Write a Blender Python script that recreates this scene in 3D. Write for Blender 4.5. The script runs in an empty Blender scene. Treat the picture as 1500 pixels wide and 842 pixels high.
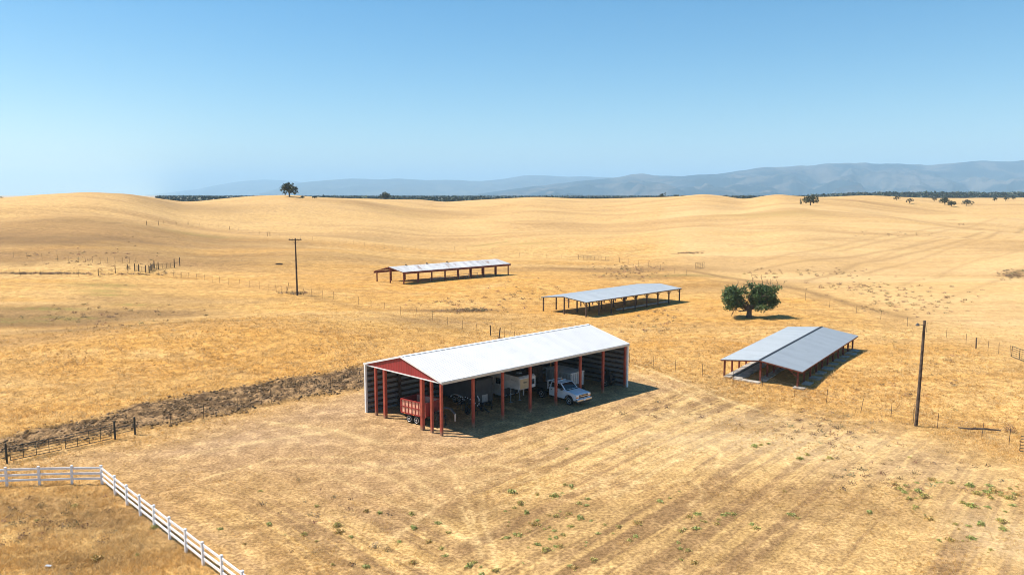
import bpy, math, random
import numpy as np
from mathutils import Vector, Matrix

R = math.radians
random.seed(7)
rng = np.random.default_rng(7)
scene = bpy.context.scene
col = scene.collection

# ------------------------------------------------------------------ camera, sky, sun, exposure
FPX, CX, CY, HZ, CAMH = 1130.0, 750.0, 421.0, 285.5, 20.0
PITCH = math.atan((CY - HZ) / FPX)
cam = bpy.data.cameras.new('camera')
cam.sensor_width = 36.0
cam.lens = FPX / 1500.0 * 36.0
cam.clip_start, cam.clip_end = 0.5, 80000
cam_o = bpy.data.objects.new('camera', cam)
cam_o.location = (0, 0, CAMH)
cam_o.rotation_euler = (math.pi / 2 - PITCH, 0, 0)
col.objects.link(cam_o)
scene.camera = cam_o

SUN_EL, SUN_AZ = 55.0, 171.0          # azimuth counter-clockwise from +x, towards the sun
world = bpy.data.worlds.new('World')
scene.world = world
world.use_nodes = True
wn = world.node_tree
for n in list(wn.nodes): wn.nodes.remove(n)
sky = wn.nodes.new('ShaderNodeTexSky')
sky.sky_type = 'NISHITA'
sky.sun_disc = False
sky.sun_elevation = R(SUN_EL)
sky.sun_rotation = R(90.0 - SUN_AZ)
sky.altitude = 50
sky.air_density = 1.0
sky.dust_density = 0.3
sky.ozone_density = 3.0
bg = wn.nodes.new('ShaderNodeBackground'); bg.inputs['Strength'].default_value = 0.081
wo = wn.nodes.new('ShaderNodeOutputWorld')
hs = wn.nodes.new('ShaderNodeHueSaturation'); hs.inputs['Saturation'].default_value = 1.42; hs.inputs['Hue'].default_value = 0.493
wn.links.new(sky.outputs[0], hs.inputs['Color']); wn.links.new(hs.outputs[0], bg.inputs[0]); wn.links.new(bg.outputs[0], wo.inputs[0])

sun = bpy.data.lights.new('sun', 'SUN')
sun.energy = 5.0
sun.angle = R(0.5)
sun.color = (1.0, 0.94, 0.85)
sun_o = bpy.data.objects.new('sun', sun)
sd = Vector((math.cos(R(SUN_AZ)) * math.cos(R(SUN_EL)), math.sin(R(SUN_AZ)) * math.cos(R(SUN_EL)), math.sin(R(SUN_EL))))
sun_o.rotation_euler = sd.to_track_quat('Z', 'Y').to_euler()
sun_o.location = (-60, 10, 90)
col.objects.link(sun_o)

scene.view_settings.view_transform = 'Standard'
scene.view_settings.look = 'None'
scene.view_settings.gamma = 1.0
scene.view_settings.use_curve_mapping = False
scene.view_settings.exposure = 0.75
scene.render.engine = 'CYCLES'
scene.cycles.filter_width = 1.0
scene.cycles.max_bounces = 6
scene.cycles.volume_bounces = 2
scene.cycles.transparent_max_bounces = 8

# ------------------------------------------------------------------ mesh helpers
class MB:
    def __init__(s): s.v = []; s.f = []
    def add(s, vs, fs):
        k = len(s.v); s.v += [tuple(p) for p in vs]; s.f += [tuple(i + k for i in f) for f in fs]; return s
    def hexa(s, p):        # 8 points: 4 bottom, 4 top
        return s.add(p, [(3, 2, 1, 0), (4, 5, 6, 7), (0, 1, 5, 4), (1, 2, 6, 5), (2, 3, 7, 6), (3, 0, 4, 7)])
    def box(s, x0, x1, y0, y1, z0, z1):
        return s.hexa([(x0, y0, z0), (x1, y0, z0), (x1, y1, z0), (x0, y1, z0), (x0, y0, z1), (x1, y0, z1), (x1, y1, z1), (x0, y1, z1)])
    def bar(s, a, b, w, h=None, up=(0, 0, 1)):     # rectangular bar from a to b
        h = h or w
        a, b = Vector(a), Vector(b); d = (b - a).normalized(); u = Vector(up)
        if abs(d.dot(u)) > .95: u = Vector((1, 0, 0))
        x = d.cross(u).normalized() * (w / 2); y = x.cross(d).normalized() * (h / 2)
        return s.hexa([a - x - y, a + x - y, a + x + y, a - x + y, b - x - y, b + x - y, b + x + y, b - x + y])
    def tube(s, pts, rad, n=8, cap=True):
        pts = [Vector(p) for p in pts]
        if not hasattr(rad, '__len__'): rad = [rad] * len(pts)
        k = len(s.v); m = len(pts)
        for i, p in enumerate(pts):
            d = (pts[min(i + 1, m - 1)] - pts[max(i - 1, 0)]).normalized()
            u = Vector((0, 0, 1)) if abs(d.z) < .9 else Vector((1, 0, 0))
            x = d.cross(u).normalized(); y = x.cross(d).normalized()
            for j in range(n):
                t = 2 * math.pi * j / n
                s.v.append(tuple(p + (x * math.cos(t) + y * math.sin(t)) * rad[i]))
        for i in range(m - 1):
            for j in range(n):
                j2 = (j + 1) % n
                s.f.append((k + i * n + j, k + i * n + j2, k + (i + 1) * n + j2, k + (i + 1) * n + j))
        if cap:
            s.f.append(tuple(k + j for j in reversed(range(n)))); s.f.append(tuple(k + (m - 1) * n + j for j in range(n)))
        return s
    def lathe(s, c, axis, prof, n=20):       # prof: (distance along axis, radius)
        c = Vector(c); a = Vector(axis).normalized()
        u = Vector((0, 0, 1)) if abs(a.z) < .9 else Vector((1, 0, 0))
        x = a.cross(u).normalized(); y = x.cross(a).normalized(); k = len(s.v)
        for (d, r) in prof:
            for j in range(n):
                t = 2 * math.pi * j / n
                s.v.append(tuple(c + a * d + (x * math.cos(t) + y * math.sin(t)) * r))
        for i in range(len(prof) - 1):
            for j in range(n):
                j2 = (j + 1) % n
                s.f.append((k + i * n + j, k + i * n + j2, k + (i + 1) * n + j2, k + (i + 1) * n + j))
        s.f.append(tuple(k + j for j in reversed(range(n)))); s.f.append(tuple(k + (len(prof) - 1) * n + j for j in range(n)))
        return s
    def prism(s, poly, y0, y1):              # polygon of (x, z) extruded along y
        k = len(s.v); n = len(poly)
        for y in (y0, y1):
            for (x, z) in poly: s.v.append((x, y, z))
        s.f.append(tuple(k + i for i in range(n))); s.f.append(tuple(k + n + i for i in reversed(range(n))))
        for i in range(n):
            j = (i + 1) % n; s.f.append((k + i, k + n + i, k + n + j, k + j))
        return s
    def build(s, name, m, parent=None, loc=None, smooth=False, bevel=0):
        me = bpy.data.meshes.new(name); me.from_pydata(s.v, [], s.f); me.validate(); 
        import bmesh
        bm = bmesh.new(); bm.from_mesh(me); bmesh.ops.recalc_face_normals(bm, faces=bm.faces); bm.to_mesh(me); bm.free()
        o = bpy.data.objects.new(name, me); col.objects.link(o)
        if m: me.materials.append(m)
        if parent: o.parent = parent
        if loc is not None: o.location = loc
        if smooth:
            for p in me.polygons: p.use_smooth = True
            try:
                me.set_sharp_from_angle(angle=R(40))
            except Exception: pass
        if bevel:
            b = o.modifiers.new('bevel', 'BEVEL'); b.width = bevel; b.segments = 2; b.limit_method = 'ANGLE'
        return o

def np_mesh(name, verts, faces, m, parent=None, cols=None, smooth=False):
    """verts (n,3), faces (k,3|4) -> mesh object, quickly"""
    verts = np.asarray(verts, np.float32); faces = np.asarray(faces, np.int32); k, w = faces.shape
    me = bpy.data.meshes.new(name)
    me.vertices.add(len(verts)); me.vertices.foreach_set('co', verts.ravel())
    me.loops.add(k * w); me.loops.foreach_set('vertex_index', faces.ravel())
    me.polygons.add(k); me.polygons.foreach_set('loop_start', np.arange(0, k * w, w, dtype=np.int32))
    me.polygons.foreach_set('loop_total', np.full(k, w, np.int32))
    if smooth: me.polygons.foreach_set('use_smooth', np.ones(k, bool))
    me.update(calc_edges=True)
    for an, arr in (cols or {}).items():
        at_ = me.attributes.new(an, 'FLOAT_COLOR', 'POINT'); at_.data.foreach_set('color', np.asarray(arr, np.float32).ravel())
    if m: me.materials.append(m)
    o = bpy.data.objects.new(name, me); col.objects.link(o)
    if parent: o.parent = parent
    return o

def tag(o, label=None, cat=None, group=None, kind=None):
    if label: o['label'] = label
    if cat: o['category'] = cat
    if group: o['group'] = group
    if kind: o['kind'] = kind
    return o
def thing(name, label, cat, loc=(0, 0, 0), rz=0.0, group=None):
    o = bpy.data.objects.new(name, None); col.objects.link(o); o.empty_display_size = .3
    o.location = loc; o.rotation_euler = (0, 0, rz)
    return tag(o, label, cat, group)
def link_copy(o, parent=None, loc=None, rot=None):
    c = o.copy(); col.objects.link(c)
    if parent: c.parent = parent
    if loc is not None: c.location = loc
    if rot is not None: c.rotation_euler = rot
    return c
def share(me, name, parent, loc=(0, 0, 0), rot=None):
    o = bpy.data.objects.new(name, me); col.objects.link(o); o.parent = parent; o.location = loc
    if rot is not None: o.rotation_euler = rot
    return o

# ------------------------------------------------------------------ materials
class NT:
    def __init__(s, name):
        s.m = bpy.data.materials.new(name); s.m.use_nodes = True; s.t = s.m.node_tree
        for n in list(s.t.nodes): s.t.nodes.remove(n)
    def n(s, typ, **kw):
        nd = s.t.nodes.new(typ)
        for k, v in kw.items(): setattr(nd, k, v)
        return nd
    def put(s, sock, v):
        if hasattr(v, 'node'): s.t.links.new(v, sock)
        elif isinstance(v, (tuple, list)) and len(v) == 3 and sock.type == 'RGBA': sock.default_value = (*v, 1)
        else: sock.default_value = v
    def math(s, op, a, b=0.0, clamp=False):
        nd = s.n('ShaderNodeMath', operation=op, use_clamp=clamp); s.put(nd.inputs[0], a); s.put(nd.inputs[1], b); return nd.outputs[0]
    def mix(s, f, a, b, blend='MIX'):
        nd = s.n('ShaderNodeMix', data_type='RGBA', blend_type=blend)
        s.put(nd.inputs[0], f); s.put(nd.inputs[6], a); s.put(nd.inputs[7], b); return nd.outputs[2]
    def noise(s, vec, scale, detail=3.0, rough=.55, dist=0.0):
        nd = s.n('ShaderNodeTexNoise'); s.put(nd.inputs['Vector'], vec); nd.inputs['Scale'].default_value = scale
        nd.inputs['Detail'].default_value = detail; nd.inputs['Roughness'].default_value = rough; nd.inputs['Distortion'].default_value = dist
        return nd.outputs[0]
    def ramp(s, f, lo, hi):
        nd = s.n('ShaderNodeMapRange'); nd.interpolation_type = 'SMOOTHSTEP'; s.put(nd.inputs[0], f); nd.inputs[1].default_value = lo; nd.inputs[2].default_value = hi
        return nd.outputs[0]
    def attr(s, name):
        return s.n('ShaderNodeAttribute', attribute_name=name)
    def sep(s, c):
        nd = s.n('ShaderNodeSeparateColor'); s.put(nd.inputs[0], c); return nd.outputs
    def pos(s): return s.n('ShaderNodeNewGeometry').outputs['Position']
    def obj(s): return s.n('ShaderNodeTexCoord').outputs['Object']
    def dot(s, v, d):
        nd = s.n('ShaderNodeVectorMath', operation='DOT_PRODUCT'); s.put(nd.inputs[0], v); nd.inputs[1].default_value = d; return nd.outputs['Value']
    def vscale(s, v, d):
        nd = s.n('ShaderNodeVectorMath', operation='MULTIPLY'); s.put(nd.inputs[0], v); nd.inputs[1].default_value = d; return nd.outputs[0]
    def comb(s, x, y, z=0.0):
        nd = s.n('ShaderNodeCombineXYZ'); s.put(nd.inputs[0], x); s.put(nd.inputs[1], y); s.put(nd.inputs[2], z); return nd.outputs[0]
    def bump(s, h, dist, strength=1.0):
        nd = s.n('ShaderNodeBump'); nd.inputs['Strength'].default_value = strength; nd.inputs['Distance'].default_value = dist
        s.put(nd.inputs['Height'], h); return nd.outputs[0]
    def bsdf(s, color, rough=.8, metal=0.0, normal=None, spec=.5, **kw):
        p = s.n('ShaderNodeBsdfPrincipled'); s.put(p.inputs['Base Color'], color); s.put(p.inputs['Roughness'], rough)
        s.put(p.inputs['Metallic'], metal); p.inputs['Specular IOR Level'].default_value = spec
        for k, v in kw.items(): s.put(p.inputs[k], v)
        if normal: s.put(p.inputs['Normal'], normal)
        o = s.n('ShaderNodeOutputMaterial'); s.t.links.new(p.outputs[0], o.inputs[0]); return s.m

def plain(name, c, rough=.6, metal=0.0, var=.18, scale=3.0, spec=.5, bump=0.0):
    t = NT(name); o = t.obj(); nz = t.noise(o, scale, 5, .6)
    c2 = tuple(x * (1 - var * 1.6) for x in c); c3 = tuple(min(1, x * (1 + var)) for x in c)
    cc = t.mix(t.ramp(nz, .3, .7), c2, c3)
    nm = t.bump(t.noise(o, scale * 12, 3), bump) if bump else None
    return t.bsdf(cc, rough, metal, nm, spec)

def ribbed(name, c, pitch, axis='x', rough=.45, metal=0.0, var=.06, depth=.02, rust=0.0, sheet=0.9, groove=.85):
    """painted or galvanised profiled steel: ribs, sheet-to-sheet variation, dust, rust"""
    t = NT(name); o = t.obj(); sp = t.n('ShaderNodeSeparateXYZ'); t.put(sp.inputs[0], o); x = sp.outputs[{'x': 0, 'y': 1, 'z': 2}[axis]]
    ph = t.math('FRACT', t.math('DIVIDE', x, pitch)); rib = t.ramp(t.math('ABSOLUTE', t.math('SUBTRACT', ph, .5)), .5, .32)
    st = t.math('FLOOR', t.math('DIVIDE', x, sheet)); wn_ = t.n('ShaderNodeTexWhiteNoise', noise_dimensions='1D'); t.put(wn_.inputs['W'], st)
    cc = t.mix(wn_.outputs[0], tuple(a * (1 - var) for a in c), tuple(min(1, a * (1 + var)) for a in c))
    cc = t.mix(t.ramp(t.noise(o, .8, 6, .65), .45, .8), cc, tuple(a * .86 for a in c))
    cc = t.mix(t.math('MULTIPLY', t.math('SUBTRACT', 1.0, rib), 1 - groove), cc, tuple(a * .45 for a in c))
    if rust:
        rn = t.ramp(t.noise(t.vscale(o, (1.3, .25, 1)), 1.1, 5, .6), .62 - rust * .1, .70)
        cc = t.mix(t.math('MULTIPLY', rn, .8), cc, (.22, .10, .05))
    return t.bsdf(cc, rough, metal, t.bump(rib, depth))

# ------------------------------------------------------------------ terrain
_tab = np.random.default_rng(11).random((256, 256)).astype(np.float64)
def vnoise(x, y):
    x = np.asarray(x, float); y = np.asarray(y, float)
    xi = np.floor(x).astype(int); yi = np.floor(y).astype(int); fx = x - xi; fy = y - yi
    fx = fx * fx * (3 - 2 * fx); fy = fy * fy * (3 - 2 * fy); a, b, c, d = xi & 255, (xi + 1) & 255, yi & 255, (yi + 1) & 255
    return (_tab[a, c] * (1 - fx) + _tab[b, c] * fx) * (1 - fy) + (_tab[a, d] * (1 - fx) + _tab[b, d] * fx) * fy - .5
def fbm(x, y, oct_=4, g=.5):
    s = 0; a = 1.0
    for i in range(oct_):
        s = s + a * vnoise(x * 2 ** i + 17.3 * i, y * 2 ** i - 9.1 * i); a *= g
    return s
def sstep(x, a, b):
    t = np.clip((x - a) / (b - a), 0, 1); return t * t * (3 - 2 * t)
COSP = math.cos(PITCH)
SKY_P = [(-400, 291), (-150, 291), (0, 289.5), (60, 284.5), (130, 281), (190, 284), (240, 292), (265, 296.5), (290, 296.5), (320, 293), (370, 288.5), (420, 286.8), (480, 290),
         (560, 292), (620, 293), (650, 296.5), (690, 294), (740, 291), (780, 289), (830, 291), (870, 291.5), (900, 291), (960, 289), (1000, 287), (1030, 284),
         (1060, 287), (1090, 292.5), (1115, 288), (1140, 284.5), (1165, 287.5), (1200, 289.5), (1260, 286.5), (1320, 289), (1400, 290), (1500, 289), (1700, 289), (2000, 290)]
DIST_P = [(-400, 360), (0, 370), (130, 370), (240, 420), (300, 500), (420, 480), (560, 560), (650, 760), (780, 620), (900, 720), (1030, 540), (1090, 680), (1140, 500), (1260, 640), (1400, 820), (1500, 850), (2000, 850)]
_px = np.arange(-400, 2001, 4.0)
def _smooth(tab, sig):
    v = np.interp(_px, *zip(*tab)); k = np.exp(-.5 * (np.arange(-40, 41) * 4 / sig) ** 2); k /= k.sum()
    return np.convolve(np.pad(v, 40, 'edge'), k, 'valid')
_sky_v = _smooth(SKY_P, 8); _dist_v = _smooth(DIST_P, 40)
_sky_m = np.convolve(np.pad(_sky_v, 60, 'edge'), np.hanning(121) / np.hanning(121).sum(), 'valid')
BUMPS = []     # world x, y, height, sx, sy, angle
def ht(x, y):
    x = np.asarray(x, float); y = np.asarray(y, float)
    t = np.clip(x / np.maximum(y, 1e-3), -.95, .95); t = np.where(y < 1, np.where(x > 0, .95, -.95), t)
    px = CX + FPX * t / COSP
    Y = np.where(y < 1, 0, y); Yr = np.interp(px, _px, _dist_v); zr = CAMH - (np.interp(px, _px, _sky_v) - HZ) / FPX * Yr; zm = CAMH - (np.interp(px, _px, _sky_m) - HZ) / FPX * Yr
    q = np.clip((Y - 92) / (Yr - 92), 0, 1); S = q * q * (3 - 2 * q)
    plain_z = 6.5 + 8.5 * sstep(px, 1130, 1280) * np.exp(-((Y - 1500) / 450) ** 2)
    back = np.exp(-(np.maximum(Y - Yr, 0) / 110) ** 2)
    front = (zm - 3.4) * S + (zr - zm + 3.4) * sstep(q, .52, 1.0)
    z = np.where(Y < Yr, front, plain_z + (zr - plain_z) * back)
    m = sstep(Y, 95, 200) * (1 - sstep(Y, 900, 1500)) * (1 - .8 * sstep(Y, Yr * .75, Yr))
    z = z + sstep(Y, 190, 300) * (1 - sstep(Y, 900, 1400)) * (1 - .85 * sstep(Y, Yr * .68, Yr)) * 5.0 * fbm((x + .5 * y) / 120 + 8.3, (y - .3 * x) / 80 + 2.7, 3)
    z = z + m * (2.2 * fbm(x / 75 + 3, y / 60, 3) + .5 * fbm(x / 22, y / 22 + 5, 2))
    for (bx, by, bh, sx, sy, ang) in BUMPS:
        c, s_ = math.cos(ang), math.sin(ang); dx = (x - bx) * c + (y - by) * s_; dy = -(x - bx) * s_ + (y - by) * c
        z = z + bh * np.exp(-(dx / sx) ** 2 - (dy / sy) ** 2)
    # the barn stands on a levelled pad
    t_ = np.clip(((x + 9.6) * 18.1 + (y - 66.2) * 18.7) / (18.1 ** 2 + 18.7 ** 2), 0, 1); d_ = np.hypot(x + 9.6 - 18.1 * t_, y - 66.2 - 18.7 * t_)
    return z * sstep(d_, 7.5, 21)
def ray(px, py):
    u = (px - CX) / FPX; v = (CY - py) / FPX
    return np.array([u, COSP + v * math.sin(PITCH), -math.sin(PITCH) + v * COSP])
def flat(px, py, z=0.0):
    d = ray(px, py); t = (z - CAMH) / d[2]; return (d[0] * t, d[1] * t)
def at(px, py):
    """the ground point seen at a photograph pixel"""
    d = ray(px, py); t = np.geomspace(25, 6000, 3000)
    g = CAMH + d[2] * t - ht(d[0] * t, d[1] * t)
    i = np.argmax(g < 0)
    if g[i] >= 0: i = len(t) - 1
    a, b = t[max(i - 1, 0)], t[i]
    for _ in range(30):
        m_ = (a + b) / 2
        if CAMH + d[2] * m_ - float(ht(d[0] * m_, d[1] * m_)) > 0: a = m_
        else: b = m_
    p = d * a; return Vector((p[0], p[1], float(ht(p[0], p[1]))))
def on(x, y, dz=0.0): return Vector((x, y, float(ht(x, y)) + dz))
def bump_at(px, py, h, sx, sy, ang=0.0):
    x, y = flat(px, py); BUMPS.append((x, y, h, sx, sy, R(ang)))
bump_at(330, 500, 2.2, 26, 15, 20)       # rounded rise behind the ditch
bump_at(90, 470, -1.0, 22, 10, 10)       # swale left of it
bump_at(1290, 590, -1.1, 30, 11, -22)    # ground dips behind the mown field
bump_at(1480, 430, 2.0, 40, 25, 0)

def in_poly(x, y, poly):
    ins = np.zeros(x.shape, bool); n = len(poly)
    for i in range(n):
        x1, y1 = poly[i]; x2, y2 = poly[(i + 1) % n]
        c = ((y1 > y) != (y2 > y)) & (x < (x2 - x1) * (y - y1) / (y2 - y1 + 1e-12) + x1); ins ^= c
    return ins
def seg_dist(x, y, pts):
    d = np.full(x.shape, 1e9)
    for (x1, y1), (x2, y2) in zip(pts[:-1], pts[1:]):
        l2 = (x2 - x1) ** 2 + (y2 - y1) ** 2 + 1e-9; t = np.clip(((x - x1) * (x2 - x1) + (y - y1) * (y2 - y1)) / l2, 0, 1)
        d = np.minimum(d, np.hypot(x - x1 - t * (x2 - x1), y - y1 - t * (y2 - y1)))
    return d
def gpts(pts): return [tuple(at(*p)[:2]) for p in pts]
def soft(x, y, poly, w):
    d = seg_dist(x, y, poly + [poly[0]]); s = np.where(in_poly(x, y, poly), d, -d); return np.clip(s / w * .5 + .5, 0, 1)

PLOUGH = gpts([(-60, 652), (0, 644), (60, 630), (100, 621), (170, 606), (200, 593), (290, 577), (380, 562), (450, 552), (545, 532), (548, 566), (440, 583), (350, 603), (250, 621), (200, 630), (160, 637), (60, 656), (0, 669), (-60, 679)])
DIRT = gpts([(-90, 700), (0, 687), (60, 676), (105, 665), (210, 640), (300, 618), (400, 595), (535, 567), (560, 560), (917, 550), (1000, 560), (960, 590), (800, 630), (720, 680), (640, 730), (560, 760), (470, 735), (380, 700), (330, 720), (270, 720), (200, 692), (150, 684), (0, 683), (-90, 684)])
LANE = gpts([(150, 684), (210, 700), (290, 760), (370, 815), (420, 850), (370, 850), (300, 800), (230, 745), (165, 700)])
STRAW = gpts([(1010, 396), (1090, 412), (1180, 424), (1260, 444), (1330, 468), (1420, 492), (1560, 530), (1800, 600), (1900, 430), (1700, 300), (1300, 300), (960, 300), (940, 340)])
YARD = gpts([(150, 684), (320, 700), (640, 660), (930, 545), (1010, 560), (1130, 590), (1230, 610), (1340, 640), (1500, 690), (1800, 780), (1900, 1100), (400, 1100), (380, 850)])
CORNER = gpts([(-100, 712), (150, 709), (380, 885), (300, 1100), (-300, 1100)])
TRACKS = [  # tyre and mower lines in the yard and fields: (pixel polyline, half width m, strength, channel) channel 0 pale, 1 dark
    ([(930, 535), (1000, 560), (1060, 585), (1110, 600)], .35, .8, 0), ([(925, 545), (990, 572), (1040, 595)], .35, .6, 0),
    ([(960, 625), (1020, 575), (1070, 568)], .3, .4, 0), ([(560, 660), (620, 668), (680, 690), (705, 722), (715, 780), (730, 842)], .22, .4, 0),
    ([(585, 672), (612, 700), (632, 742)], .25, .5, 0), ([(660, 690), (690, 745), (702, 800)], .2, .5, 0), ([(678, 742), (695, 782), (705, 815)], .2, .6, 0),
    ([(590, 690), (640, 705), (760, 705), (860, 680), (960, 640)], .25, .35, 0), ([(640, 690), (730, 680), (780, 690), (790, 712), (770, 735), (720, 745)], .25, .5, 0),
    ([(1030, 650), (1054, 660), (1050, 685)], .2, .9, 0), ([(900, 728), (960, 690), (1030, 655)], .3, .7, 0), ([(915, 700), (1000, 655)], .25, .5, 0),
    ([(1010, 740), (1032, 725), (1010, 700), (960, 712)], .2, .5, 0), ([(580, 685), (590, 720), (640, 730)], .3, .3, 1),
    ([(300, 700), (400, 672), (500, 668), (590, 690), (650, 730)], .25, .55, 0), ([(310, 712), (405, 684), (500, 680), (575, 700), (630, 745)], .25, .45, 0), ([(420, 720), (520, 690), (640, 672), (740, 660)], .25, .5, 0), ([(470, 690), (560, 730), (640, 760), (700, 800)], .25, .45, 0), ([(560, 800), (640, 740), (720, 700), (820, 672)], .25, .5, 0), ([(840, 690), (880, 700), (885, 720), (850, 735), (800, 728)], .22, .55, 0), ([(680, 760), (760, 730), (860, 715), (960, 672)], .25, .45, 0), ([(400, 620), (480, 628), (560, 650)], .5, .4, 0), ([(220, 660), (340, 635), (470, 610)], .4, .35, 1), ([(250, 672), (360, 650), (480, 632)], .4, .4, 0),
    ([(1090, 388), (1210, 364), (1330, 340), (1460, 320)], .9, .4, 1), ([(1320, 420), (1400, 392), (1500, 366)], .8, .35, 1), ([(1210, 398), (1300, 372), (1390, 346)], .8, .35, 1), ([(1380, 440), (1450, 415), (1540, 392)], .8, .3, 1), ([(1110, 395), (1230, 378), (1340, 360), (1440, 340)], 1.0, .6, 1), ([(1180, 412), (1260, 385), (1330, 372), (1420, 350), (1500, 335)], 1.0, .6, 1), ([(1230, 368), (1300, 352), (1440, 335)], .9, .5, 1),
    ([(1290, 395), (1380, 368), (1480, 348)], .8, .4, 1), ([(1270, 400), (1310, 390)], .7, .6, 1), ([(1100, 362), (1190, 352), (1300, 345)], 1.0, .4, 1),
    ([(1480, 405), (1500, 398), (1530, 392)], 3.0, .9, 1), ([(985, 372), (1008, 370), (1030, 368)], .8, 1.0, 1),
    ([(1008, 396), (1050, 404), (1110, 412), (1180, 426), (1240, 444), (1330, 466)], 1.6, .9, 1), ([(1040, 410), (1120, 420), (1200, 440)], 1.0, .5, 1),
    ([(-60, 404), (0, 400), (70, 400), (130, 401)], .9, 1.0, 1), ([(395, 388), (425, 387)], .7, .5, 1), ([(440, 430), (520, 450), (600, 467), (690, 488)], 1.6, .5, 1)]
BLOBS = [  # soil and growth patches, and brown shade painted on far hills' lee sides: (px, py, lateral m, depth m, strength, channel) 0 pale straw 1 brown 2 green 3 gold
    (60, 348, 45, 22, .9, 1), (60, 376, 60, 13, .8, 1), (300, 376, 50, 12, .6, 1), (190, 336, 55, 22, .7, 1), (430, 372, 40, 10, .45, 1), (130, 482, 18, 5, .7, 1), (20, 455, 20, 6, .7, 1), (250, 300, 40, 30, .5, 1), (1085, 300, 40, 30, .45, 1), (560, 300, 50, 30, .4, 1), (830, 300, 60, 40, .35, 1), (230, 352, 40, 16, .6, 1), (330, 362, 30, 14, .6, 1), (120, 372, 25, 9, .5, 1), (60, 470, 22, 7, .9, 1), (190, 462, 14, 5, .8, 1), (240, 440, 16, 6, .5, 1), (20, 500, 10, 3, .5, 1),
    (665, 455, 9, 2.2, 1.0, 1), (690, 467, 12, 3, .5, 1), (620, 470, 10, 4, .5, 1), (900, 396, 22, 7, .8, 1), (960, 405, 14, 6, .6, 1), (760, 395, 10, 5, .4, 1), (470, 345, 50, 12, .35, 1), (540, 380, 30, 8, .4, 1),
    (155, 418, 7, 2.2, .9, 2), (150, 426, 5, 2, .7, 2), (190, 446, 4, .8, .9, 2), (60, 452, 7, .9, .8, 2), (100, 466, 5, 1.2, .8, 2), (20, 470, 9, 2, .5, 2), (160, 432, 4, 1, .8, 2), (722, 357, 8, 4, .9, 2), (765, 357, 12, 3, .5, 2), (290, 344, 12, 3, .4, 2),
    (1140, 312, 25, 8, .5, 2), (1000, 403, 9, 3, .5, 2), (1060, 420, 20, 8, .5, 1),
    (680, 420, 40, 22, .8, 3), (500, 410, 40, 18, .6, 3), (400, 500, 30, 12, .9, 3), (900, 450, 25, 14, .9, 3), (1000, 505, 14, 7, .9, 3), (250, 540, 18, 6, .9, 3), (1100, 510, 12, 8, .7, 3), (60, 600, 14, 4, .7, 3), (430, 530, 16, 6, .6, 3), (1250, 555, 10, 5, .4, 3),
    (60, 740, 4, 2, .7, 1), (150, 760, 3.5, 2.0, .8, 1), (210, 800, 3, 2, .5, 1), (110, 820, 4, 1.4, .6, 1), (20, 780, 3, 2, .4, 0), (40, 720, 2, .7, .8, 3), (240, 815, 2.2, 1.6, .9, 3), (20, 830, 2.5, 1.4, .8, 3), (150, 790, 3, 1.3, .5, 0),
    (1150, 650, 14, 5, .8, 0), (1080, 620, 10, 4, .6, 0), (1350, 690, 12, 3, .5, 0), (1480, 790, 3, 6, .8, 0), (620, 690, 5, 3, .4, 0), (480, 640, 6, 3, .5, 0), (390, 648, 5, 2, .5, 0),
    (680, 750, 5, 2.0, .8, 1), (770, 770, 4, 2, .5, 1), (900, 760, 8, 3, .5, 1), (1130, 740, 10, 4, .5, 1), (520, 700, 6, 2, .4, 1), (1000, 800, 9, 3, .4, 1)]
_trk = [(gpts(p), w, s, c) for p, w, s, c in TRACKS]
_blb = [(*at(px, py)[:2], a, b, s, c) for px, py, a, b, s, c in BLOBS]
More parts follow.
